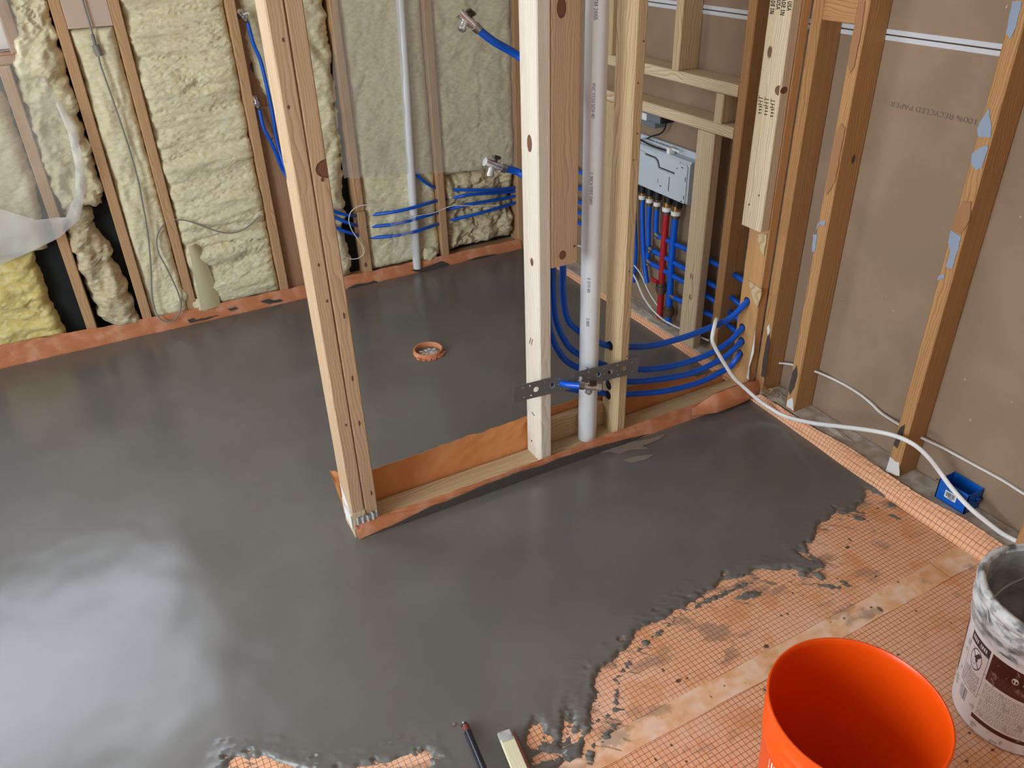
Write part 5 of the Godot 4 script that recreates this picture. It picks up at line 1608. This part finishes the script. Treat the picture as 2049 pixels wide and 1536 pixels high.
	g = G.new()
	g.board(Vector3(0.02, 0.197, 1.05), Vector3(0.035, 0.212, 1.085), 2, 0.003)
	part(red, "valve_handle", g, M.red)
	var big := riser("blue_riser", [Vector3(0.045, 0.53, 1.145), Vector3(0.045, 0.35, 1.143), Vector3(0.048, 0.15, 1.146), Vector3(0.048, 0.008, 1.15)], 0.0138, M.blue, M.brass, "thick blue riser beside the red one, running down to the floor", bl)
	coupling(big, Vector3(0.048, 0.092, 1.148), 0.023)
	g = G.new()
	g.tube([Vector3(0.048, 0.165, 1.148), Vector3(0.044, 0.165, 1.185)], 0.011, 12)
	part(big, "side_outlet", g, M.steel)
	g = G.new()
	g.tube([Vector3(0.048, 0.02, 1.148), Vector3(0.048, 0.05, 1.148)], 0.0145, 14)
	part(big, "crimp_ring", g, M.steel)
	riser("blue_riser", [Vector3(0.05, 0.53, 0.865), Vector3(0.055, 0.40, 0.872), Vector3(0.06, 0.26, 0.885), Vector3(0.06, 0.12, 0.88)], 0.0095, M.blue, M.brass, "blue riser half hidden behind the golden stud, left of the other risers", bl)
	# feed lines running through the studs to the partition
	var hz := [[0.385, 1.029], [0.313, 0.994], [0.255, 0.988]]
	for k in hz:
		g = G.new()
		g.tube([Vector3(0.05, k[0] + 0.012, k[1] - 0.002), Vector3(0.05, k[0] - 0.012, k[1] - 0.002)], 0.0115, 12)
		g.tube([Vector3(0.05, k[0], k[1]), Vector3(0.05, k[0], k[1] + 0.022)], 0.0115, 12)
		solo("elbow_fitting", g, M.steel, ["elbow fitting at the foot of the shortest blue riser", "upper elbow fitting at the foot of the middle blue riser", "lower elbow fitting under the middle blue riser"][hz.find(k)], "fitting", "elbow fittings under the manifold")

func riser(called: String, pts: Array, r: float, m: Material, nut: Material, label: String, group: String) -> Node3D:
	var o := thing(called, Vector3(pts[-1].x, pts[-1].y, pts[-1].z), label, "pipe", group)
	var g := G.new()
	g.tube(curve(pts), r, 14)
	part(o, "tube", g, m)
	var t: Vector3 = pts[0]
	g = G.new()
	g.tube([t + Vector3(0, 0.012, 0), t - Vector3(0, 0.008, 0)], r * 1.25, 6)
	part(o, "nut", g, nut)
	g = G.new()
	g.tube([t - Vector3(0, 0.008, 0), t - Vector3(0, 0.024, 0)], r * 1.4, 16)
	part(o, "collar", g, M.collar)
	g = G.new()
	g.tube([t - Vector3(0, 0.024, 0), t - Vector3(0, 0.038, 0)], r * 1.18, 14)
	part(o, "crimp_ring", g, M.bronze)
	return o

func coupling(o: Node3D, c: Vector3, r: float) -> void:
	var g := G.new()
	g.tube([c - Vector3(0, 0.022, 0), c - Vector3(0, 0.012, 0), c - Vector3(0, 0.011, 0), c + Vector3(0, 0.011, 0), c + Vector3(0, 0.012, 0), c + Vector3(0, 0.024, 0)], r * 0.75, 16)
	g.tube([c - Vector3(0, 0.012, 0), c + Vector3(0, 0.012, 0)], r, 8)
	part(o, "coupling", g, M.bronze)

# ---------------------------------------------------------------- blue hoses
func hoses() -> void:
	var grp := "blue hoses through the partition"
	var r := 0.0103
	# from the manifold through two studs, round the corner and out of the end stud's face
	hose("blue_hose", [Vector3(0.05, 0.385, 1.05), Vector3(0.05, 0.39, 1.3), Vector3(0.048, 0.385, 1.48), Vector3(0.03, 0.374, 1.62), Vector3(-0.038, 0.366, 1.657), Vector3(-0.108, 0.32, 1.657), Vector3(-0.195, 0.306, 1.656), Vector3(-0.3, 0.299, 1.655), Vector3(-0.426, 0.304, 1.655), Vector3(-0.523, 0.325, 1.655), Vector3(-0.615, 0.352, 1.64), Vector3(-0.71, 0.425, 1.612), Vector3(-0.744, 0.485, 1.612), Vector3(-0.765, 0.581, 1.628), Vector3(-0.775, 0.657, 1.645), Vector3(-0.785, 0.9, 1.645), Vector3(-0.79, 1.08, 1.635), Vector3(-0.80, 1.165, 1.59), Vector3(-0.828, 1.212, 1.51), Vector3(-0.90, 1.256, 1.50), Vector3(-0.947, 1.292, 1.50)], r, M.blue, "topmost blue hose out of the end stud, with the white cable looped over it", "hose", grp)
	hose("blue_hose", [Vector3(0.05, 0.313, 1.02), Vector3(0.05, 0.305, 1.3), Vector3(0.048, 0.295, 1.48), Vector3(0.03, 0.272, 1.62), Vector3(-0.038, 0.262, 1.652), Vector3(-0.09, 0.226, 1.655), Vector3(-0.137, 0.209, 1.655), Vector3(-0.225, 0.196, 1.655), Vector3(-0.355, 0.201, 1.655), Vector3(-0.481, 0.228, 1.655), Vector3(-0.6, 0.27, 1.642), Vector3(-0.705, 0.337, 1.615), Vector3(-0.752, 0.4, 1.615), Vector3(-0.791, 0.489, 1.63), Vector3(-0.808, 0.591, 1.645), Vector3(-0.81, 0.66, 1.648), Vector3(-0.812, 0.80, 1.645), Vector3(-0.818, 0.875, 1.59), Vector3(-0.835, 0.905, 1.51), Vector3(-0.884, 0.925, 1.50)], r, M.blue, "second highest blue hose from the end stud, bending up behind the hung board", "hose", grp)
	hose("blue_hose", [Vector3(0.05, 0.255, 1.01), Vector3(0.05, 0.25, 1.3), Vector3(0.048, 0.235, 1.48), Vector3(0.03, 0.22, 1.62), Vector3(-0.038, 0.211, 1.657), Vector3(-0.09, 0.175, 1.656), Vector3(-0.131, 0.16, 1.655), Vector3(-0.24, 0.145, 1.655), Vector3(-0.372, 0.159, 1.655), Vector3(-0.529, 0.196, 1.655), Vector3(-0.62, 0.236, 1.642), Vector3(-0.721, 0.298, 1.615), Vector3(-0.771, 0.362, 1.615), Vector3(-0.81, 0.449, 1.63), Vector3(-0.826, 0.529, 1.645), Vector3(-0.832, 0.655, 1.648), Vector3(-0.832, 1.3, 1.645), Vector3(-0.832, 2.2, 1.645)], r, M.blue, "third highest blue hose from the end stud, rising beside the bright cream stud", "hose", grp)
	hose("blue_hose", [Vector3(0.045, 0.166, 1.18), Vector3(0.048, 0.175, 1.3), Vector3(0.048, 0.18, 1.48), Vector3(0.03, 0.17, 1.62), Vector3(-0.038, 0.161, 1.657), Vector3(-0.065, 0.128, 1.657), Vector3(-0.09, 0.114, 1.656), Vector3(-0.212, 0.094, 1.655), Vector3(-0.367, 0.107, 1.655), Vector3(-0.526, 0.143, 1.65), Vector3(-0.615, 0.168, 1.635), Vector3(-0.698, 0.196, 1.618), Vector3(-0.749, 0.224, 1.62), Vector3(-0.79, 0.252, 1.63), Vector3(-0.818, 0.285, 1.66), Vector3(-0.82, 0.306, 1.70), Vector3(-0.806, 0.313, 1.735), Vector3(-0.783, 0.318, 1.765)], r, M.blue, "lowest blue hose out of the end stud, turning out through the perforated strap", "hose", grp)
	valve(Vector3(-0.947, 1.292, 1.50), Vector3(-0.02, 0.017, 0.0), Vector3(0.2, 0.9, -0.3), "chrome stub-out valve at top centre, on the highest blue stub beside the cream stud")
	valve(Vector3(-0.884, 0.925, 1.50), Vector3(-0.038, 0.018, 0.0), Vector3(0.2, 0.9, -0.2), "chrome stub-out valve on the lower blue stub beside the cream stud, above the blue lines")
	valve(Vector3(-0.783, 0.318, 1.765), Vector3(0.06, -0.016, 0.02), Vector3(0.1, 0.8, 0.5), "chrome stub-out valve in front of the white waste pipe at the strap")
	# lines along the back wall, through the studs and round the corner
	var g2 := "blue lines along the back wall"
	var q := 0.0078
	hose("blue_line", [Vector3(-0.5814, 0.5416, -0.0120), Vector3(-0.5755, 0.4992, 0.0000), Vector3(-0.5436, 0.4548, 0.0040), Vector3(-0.4953, 0.4117, -0.0100), Vector3(-0.438, 0.3767, -0.0400), Vector3(-0.3874, 0.368, -0.0300), Vector3(-0.2868, 0.3591, 0.0120), Vector3(-0.1547, 0.3378, 0.0100), Vector3(0.0030, 0.3202, -0.0300), Vector3(0.02, 0.40, 0.0), Vector3(0.05, 0.41, 0.08), Vector3(0.052, 0.42, 0.3), Vector3(0.052, 0.43, 0.8)], q, M.blue, "highest blue line, dropping from behind the drain pipe through the back wall stud", "hose", g2)
	hose("blue_line", [Vector3(-1.046, 0.4205, 0.0300), Vector3(-0.9772, 0.3815, 0.0200), Vector3(-0.9214, 0.3538, 0.0100), Vector3(-0.8438, 0.3192, -0.0400), Vector3(-0.7983, 0.3183, -0.0300), Vector3(-0.6925, 0.3328, 0.0300), Vector3(-0.5978, 0.338, 0.0340), Vector3(-0.5088, 0.3372, 0.0120), Vector3(-0.4183, 0.3235, -0.0400), Vector3(-0.3682, 0.3275, -0.0200), Vector3(-0.2899, 0.3383, 0.0160), Vector3(0.0024, 0.297, -0.0300), Vector3(0.02, 0.37, 0.0), Vector3(0.05, 0.37, 0.08), Vector3(0.052, 0.36, 0.3), Vector3(0.052, 0.36, 0.8)], q, M.blue, "second highest blue line, crossing in front of the drain pipe at the notched stud", "hose", g2)
	hose("blue_line", [Vector3(-1.222, 0.8541, -0.0060), Vector3(-1.219, 0.7804, 0.0000), Vector3(-1.202, 0.7291, 0.0020), Vector3(-1.184, 0.6546, 0.0000), Vector3(-1.167, 0.5865, -0.0040), Vector3(-1.123, 0.4999, 0.0300), Vector3(-1.048, 0.4077, 0.0320), Vector3(-0.9771, 0.3515, 0.0060), Vector3(-0.9268, 0.3197, 0.0120), Vector3(-0.8504, 0.2692, -0.0400), Vector3(-0.801, 0.2656, -0.0200), Vector3(-0.699, 0.2731, 0.0300), Vector3(-0.6034, 0.2802, 0.0340), Vector3(-0.5139, 0.2787, 0.0120), Vector3(-0.4228, 0.2663, -0.0400), Vector3(-0.3663, 0.2767, -0.0200), Vector3(-0.2918, 0.2903, 0.0140), Vector3(0.0018, 0.2736, -0.0300), Vector3(0.02, 0.34, 0.0), Vector3(0.05, 0.33, 0.08), Vector3(0.052, 0.31, 0.3), Vector3(0.052, 0.31, 0.8)], q, M.blue, "third blue line, curving up behind the doubled stud to the lower valve", "hose", g2)
	hose("blue_line", [Vector3(-1.206, 1.185, -0.0040), Vector3(-1.197, 1.1, -0.0060), Vector3(-1.18, 1.024, -0.0060), Vector3(-1.172, 0.8376, -0.0060), Vector3(-1.173, 0.7044, -0.0060), Vector3(-1.149, 0.5377, 0.0300), Vector3(-1.075, 0.3906, 0.0350), Vector3(-0.9774, 0.3016, 0.0060), Vector3(-0.9263, 0.2715, 0.0120), Vector3(-0.8519, 0.22, -0.0400), Vector3(-0.8003, 0.2108, -0.0200), Vector3(-0.7051, 0.2174, 0.0300), Vector3(-0.6094, 0.2191, 0.0340), Vector3(-0.5191, 0.2193, 0.0120), Vector3(-0.422, 0.2072, -0.0400), Vector3(-0.3704, 0.2186, -0.0200), Vector3(-0.2396, 0.2371, 0.0140), Vector3(0.0011, 0.2422, -0.0300), Vector3(0.02, 0.305, 0.0), Vector3(0.05, 0.29, 0.08), Vector3(0.052, 0.26, 0.3), Vector3(0.052, 0.26, 0.8)], q, M.blue, "lowest blue line on the back wall, rising behind the doubled stud to the upper valve", "hose", g2)
	hose("blue_hose", [Vector3(0.06, 0.52, 0.2), Vector3(0.055, 0.5, 0.4), Vector3(0.052, 0.49, 0.7)], q, M.blue, "short blue line on the right wall glimpsed between the hung board and the waste pipe", "hose")
	valve(Vector3(-1.224, 0.8666, -0.0040), Vector3(-0.25, 0.9, 0.35), Vector3(0.3, 0.3, -0.9), "chrome valve on the curved blue line left of the doubled stud", true, 0.8)
	valve(Vector3(-1.209, 1.192, -0.0020), Vector3(-0.5, 0.75, 0.4), Vector3(-0.6, -0.3, -0.7), "chrome valve near the top edge left of the doubled stud", true, 0.8)
	hose("cable_tie", [Vector3(-1.211, 0.7387, 0.0020), Vector3(-1.202, 0.7341, 0.0060), Vector3(-1.19, 0.7377, 0.0020)], 0.002, M.black, "black cable tie round the curved blue line left of the doubled stud", "cable tie", "", 6)
	# white flat cables on the right
	hose("white_cable", [Vector3(0.07, 0.113, 1.66), Vector3(0.0700, 0.1199, 1.71), Vector3(0.0650, 0.1575, 1.804), Vector3(0.06, 0.165, 1.862), Vector3(0.0700, 0.1767, 1.898), Vector3(0.0820, 0.1784, 1.977), Vector3(0.0820, 0.1787, 2.061), Vector3(0.0800, 0.1707, 2.122), Vector3(0.0760, 0.159, 2.173), Vector3(0.0660, 0.1627, 2.241), Vector3(0.0640, 0.1638, 2.286), Vector3(0.0700, 0.1585, 2.314), Vector3(0.0800, 0.1584, 2.388), Vector3(0.0830, 0.1589, 2.48), Vector3(0.0830, 0.1613, 2.568), Vector3(0.0830, 0.1578, 2.631), Vector3(0.0830, 0.1553, 2.702)], 0.0062, M.white_cable, "white cable running through the right wall studs along the brown wallboard", "cable", "white cables on the right", 12, 0.55)
	hose("white_cable", [Vector3(-0.13, 0.29, 1.632), Vector3(-0.152, 0.322, 1.642), Vector3(-0.172, 0.331, 1.658), Vector3(-0.193, 0.317, 1.675), Vector3(-0.206, 0.293, 1.685), Vector3(-0.2069, 0.2699, 1.69), Vector3(-0.1827, 0.2213, 1.7), Vector3(-0.1554, 0.1737, 1.712), Vector3(-0.1284, 0.1264, 1.73), Vector3(-0.0974, 0.0889, 1.755), Vector3(-0.0715, 0.0554, 1.8), Vector3(-0.0530, 0.0376, 1.835), Vector3(-0.0339, 0.0287, 1.9), Vector3(-0.0450, 0.0754, 2.019), Vector3(-0.0500, 0.1293, 2.132), Vector3(-0.0500, 0.1746, 2.233), Vector3(-0.0300, 0.1891, 2.302), Vector3(-0.0200, 0.1884, 2.36), Vector3(-0.0050, 0.1639, 2.403), Vector3(0.0100, 0.1308, 2.435), Vector3(0.0060, 0.1048, 2.487), Vector3(0.0060, 0.0802, 2.549), Vector3(0.0206, 0.0580, 2.599), Vector3(0.0323, 0.0430, 2.638), Vector3(0.0390, 0.0410, 2.672), Vector3(0.06, 0.041, 2.8)], 0.0068, M.white_cable, "white cable looped over the top blue hose, drooping past the blue box", "cable", "white cables on the right", 12, 0.6)
	hose("white_cable", [Vector3(0.03, 0.13, 0.2), Vector3(0.045, 0.16, 0.55), Vector3(0.055, 0.17, 0.80), Vector3(0.05, 0.155, 0.9), Vector3(0.03, 0.1, 1.0), Vector3(0.03, 0.06, 1.1), Vector3(0.04, 0.05, 1.2), Vector3(0.05, 0.07, 1.4)], 0.005, M.white_cable, "white cable sagging behind the risers along the foot of the right wall", "cable", "", 10, 0.6)
	hose("white_cable", [Vector3(0.06, 0.22, 0.80), Vector3(0.05, 0.19, 0.93), Vector3(0.04, 0.13, 1.02), Vector3(0.04, 0.09, 1.09)], 0.0035, M.white_cable, "thinner white cable above the sagging one behind the risers", "cable", "", 10, 0.7)

# ---------------------------------------------------------------- loose things
func loose_things() -> void:
	# blue outlet box lying on the plate
	var y := 0.0345
	var o := thing("outlet_box", Vector3(0.06, y, 2.482), "bright blue plastic outlet box with a bar code sticker on the right wall's plate", "outlet box")
	var lo := Vector3(0.022, y, 2.436)
	var hi := Vector3(0.087, y + 0.068, 2.53)
	var t := 0.003
	var g := G.new()
	g.board(lo, Vector3(lo.x + t, hi.y, hi.z), 2, 0.001)
	g.board(Vector3(hi.x - t, lo.y, lo.z), hi, 2, 0.001)
	g.board(lo, Vector3(hi.x, hi.y, lo.z + t), 0, 0.001)
	g.board(Vector3(lo.x, lo.y, hi.z - t), hi, 0, 0.001)
	g.board(lo, Vector3(hi.x, lo.y + t, hi.z), 2, 0.001)
	part(o, "box", g, M.blue_box)
	for k in [[0.034, 0.048], [0.060, 0.074]]:
		g = G.new()
		g.board(Vector3(k[0], y + 0.028, hi.z - 0.001), Vector3(k[1], y + 0.044, hi.z + 0.007), 2, 0.002)
		part(o, "nail_lug", g, M.blue_box)
	g = G.new()
	g.tube([Vector3(0.03, y + 0.036, hi.z + 0.005), Vector3(0.082, y + 0.038, hi.z + 0.005)], 0.0022, 8)
	part(o, "nail", g, M.dark_metal)
	g = G.new()
	g.tube([Vector3(0.025, y + 0.056, lo.z - 0.012), Vector3(0.03, y + 0.056, lo.z + 0.002)], 0.002, 8)
	part(o, "nail", g, M.dark_metal)
	g = G.new()
	g.board(Vector3(lo.x - 0.0006, y + 0.02, 2.462), Vector3(lo.x + 0.0004, y + 0.044, 2.498), 2, 0.0002)
	var st := part(o, "sticker", g, M.white)
	g = G.new()
	rng.seed = 5
	for k in 13:
		g.box(Vector3(lo.x - 0.001, y + 0.026, 2.466 + k * 0.0022), Vector3(lo.x - 0.0005, y + 0.041, 2.466 + k * 0.0022 + rng.randf_range(0.0006, 0.0016)))
	g.box(Vector3(lo.x - 0.001, y + 0.0222, 2.474), Vector3(lo.x - 0.0005, y + 0.0242, 2.488))
	part(st, "bar_code", g, M.ink)
	# orange bucket
	var c := Vector3(-0.992, -0.004, 2.967)
	o = thing("bucket", c, "bright orange plastic bucket, empty, in the right foreground", "bucket")
	g = G.new()
	var body := [Vector2(0.0, 0.002), Vector2(0.126, 0.002), Vector2(0.130, 0.006), Vector2(0.1435, 0.275), Vector2(0.1445, 0.276), Vector2(0.1465, 0.278), Vector2(0.1465, 0.284), Vector2(0.1445, 0.287), Vector2(0.145, 0.300), Vector2(0.148, 0.302), Vector2(0.148, 0.308), Vector2(0.1455, 0.311), Vector2(0.146, 0.326), Vector2(0.1495, 0.329), Vector2(0.1495, 0.335), Vector2(0.147, 0.338), Vector2(0.148, 0.362), Vector2(0.1505, 0.366), Vector2(0.1515, 0.370), Vector2(0.1505, 0.3735), Vector2(0.148, 0.374), Vector2(0.1455, 0.371), Vector2(0.1445, 0.36), Vector2(0.141, 0.28), Vector2(0.1285, 0.02), Vector2(0.122, 0.012), Vector2(0.0, 0.010)]
	g.lathe(c, body, 96)
	part(o, "body", g, M.orange)
	g = G.new()
	g.lathe(c, [Vector2(0.1312, 0.03), Vector2(0.1428, 0.262)], 24, true, 3.5, 2.6)
	part(o, "printed_label", g, M.white)
	g = G.new()
	g.lathe(c + Vector3(0, 0.0135, 0), [Vector2(0.09, 0.0), Vector2(0.05, 0.003), Vector2(0.0, 0.002)], 40)
	part(o, "residue", g, M.slurry)
	# white pail caked with mortar
	c = Vector3(-0.43, -0.004, 2.98)
	o = thing("pail", c, "white plastic pail caked with grey mortar round its rim, at the right edge", "pail")
	g = G.new()
	g.lathe(c, [Vector2(0.0, 0.004), Vector2(0.105, 0.004), Vector2(0.112, 0.002), Vector2(0.114, 0.008), Vector2(0.1345, 0.265)], 72)
	part(o, "body", g, M.pail)
	g = G.new()
	g.lathe(c, [Vector2(0.1348, 0.262), Vector2(0.139, 0.264), Vector2(0.1395, 0.300), Vector2(0.141, 0.303), Vector2(0.1455, 0.304), Vector2(0.1465, 0.312), Vector2(0.143, 0.316), Vector2(0.1425, 0.335), Vector2(0.1475, 0.338), Vector2(0.1495, 0.350), Vector2(0.148, 0.361), Vector2(0.143, 0.366), Vector2(0.135, 0.364), Vector2(0.1315, 0.355)], 72)
	part(o, "rim", g, M.caked)
	g = G.new()
	g.lathe(c, [Vector2(0.1318, 0.356), Vector2(0.1295, 0.26), Vector2(0.110, 0.03), Vector2(0.10, 0.012), Vector2(0.0, 0.010)], 72)
	part(o, "lining", g, M.slurry)
	g = G.new()
	g.lathe(c, [Vector2(0.1146, 0.006), Vector2(0.1343, 0.256)], 60, true, deg_to_rad(246), deg_to_rad(88))
	part(o, "printed_wrap", g, M.label)
	# wire handle resting over the rim
	g = G.new()
	var hp := []
	for k in 25:
		var a := PI * k / 24.0
		var d := Vector3(-cos(deg_to_rad(22)), 0, -sin(deg_to_rad(22)))
		var e := Vector3(-d.z, 0, d.x)
		hp.append(c + d * cos(a) * 0.149 + Vector3(0, 0.318 + 0.052 * sin(a), 0) + e * (-0.01 + 0.06 * sin(a)))
	g.tube(hp, 0.0022, 8)
	part(o, "wire_handle", g, M.steel)
	# square pencil-like bar and the mortar-tipped lath in the foreground
	o = thing("marker_bar", Vector3(-1.501, 0.0040, 2.427), "dark glossy six-sided stick with a pale tip, pointing up at the bottom edge", "stick")
	var p0: Vector3 = Vector3(-1.504, 0.0120, 2.424)
	var p1: Vector3 = Vector3(-1.528, 0.0450, 2.606)
	var d := (p1 - p0).normalized()
	g = G.new()
	g.tube([p0, p0 + d * 0.30], 0.0085, 6)
	part(o, "barrel", g, M.pencil)
	g = G.new()
	g.tube([p0 - d * 0.004, p0 + d * 0.001], 0.0078, 6)
	part(o, "tip", g, M.steel)
	g = G.new()
	g.tube([p0 + d * 0.004, p0 + d * 0.022], 0.0088, 6)
	part(o, "red_band", g, M.rust_wood)
	var q0: Vector3 = Vector3(-1.437, 0.0120, 2.487)
	var q1: Vector3 = Vector3(-1.468, 0.0450, 2.664)
	d = (q1 - q0).normalized()
	o = thing("wood_lath", Vector3(q0.x, 0, q0.z), "pale wooden lath with a mortar-coated end at the bottom edge", "stick")
	var side := Vector3.UP.cross(d).normalized()
	var up := d.cross(side)
	g = G.new()
	g.board(Vector3(-0.016, -0.005, 0.018), Vector3(0.016, 0.005, 0.34), 2, 0.002, off())
	turned(g, Transform3D(Basis(side, up, d), q0))
	part(o, "stick", g, M.lath)
	g = G.new()
	g.board(Vector3(-0.0165, -0.0056, -0.004), Vector3(0.0165, 0.0056, 0.026), 2, 0.004, off())
	turned(g, Transform3D(Basis(side, up, d), q0))
	part(o, "mortar_tip", g, M.slurry)
	g = G.new()
	g.board(Vector3(0.0165, -0.012, 0.004), Vector3(0.022, 0.002, 0.34), 2, 0.001, off())
	turned(g, Transform3D(Basis(side, up, d), q0))
	part(o, "brown_backing", g, M.rust_wood)
	# crumbs and a shred of fibre by the wall
	g = G.new()
	rng.seed = 8
	for k in 14:
		var a := rng.randf() * TAU
		var s := Vector3(-0.004, 0.046, 1.775) + Vector3(rng.randf_range(-0.006, 0.006), 0, rng.randf_range(-0.01, 0.01))
		var e := s + Vector3(cos(a) * 0.02, rng.randf_range(0.0, 0.025), sin(a) * 0.028)
		g.tube([s, s.lerp(e, 0.5) + Vector3(0, 0.006, 0), e], 0.0011, 5)
	solo("fibre_shred", g, M.tan, "small frayed tuft of tan fibre by the curled end of the orange strip", "debris")
	for k in [[Vector3(0.03, y, 1.80), Vector2(0.036, 0.05), "pale grey mortar scab on the plate by the glue-streaked stud"], [Vector3(0.03, y, 1.02), Vector2(0.03, 0.13), "rough pale mortar scab on the plate under the manifold risers"], [Vector3(0.035, y, 2.06), Vector2(0.012, 0.05), "thin white mortar scab on the plate under the drooping cable"]]:
		g = G.new()
		var f := noise(701 + int(k[0].z * 10), 30.0, 4)
		var rows := []
		for j in 15:
			var line := []
			for i in 31:
				var a := TAU * i / 30.0
				var rr := j / 14.0
				var w := 1.0 + f.get_noise_2d(cos(a) * 0.06, sin(a) * 0.06) * 0.5
				line.append(Vector3(k[0].x + cos(a) * k[1].x * rr * w, k[0].y + 0.005 * (1.0 - rr * rr) + f.get_noise_2d(cos(a) * rr * 0.1, sin(a) * rr * 0.1 + 3.0) * 0.004 * (1.0 - rr), k[0].z + sin(a) * k[1].y * rr * w))
			rows.append(line)
		g.sheet(rows, Vector3.UP)
		solo("mortar_scab", g, M.concrete, k[2], "debris")

func turned(g: G, t: Transform3D) -> void:
	for i in g.v.size():
		g.v[i] = t * g.v[i]
		g.n[i] = t.basis * g.n[i]
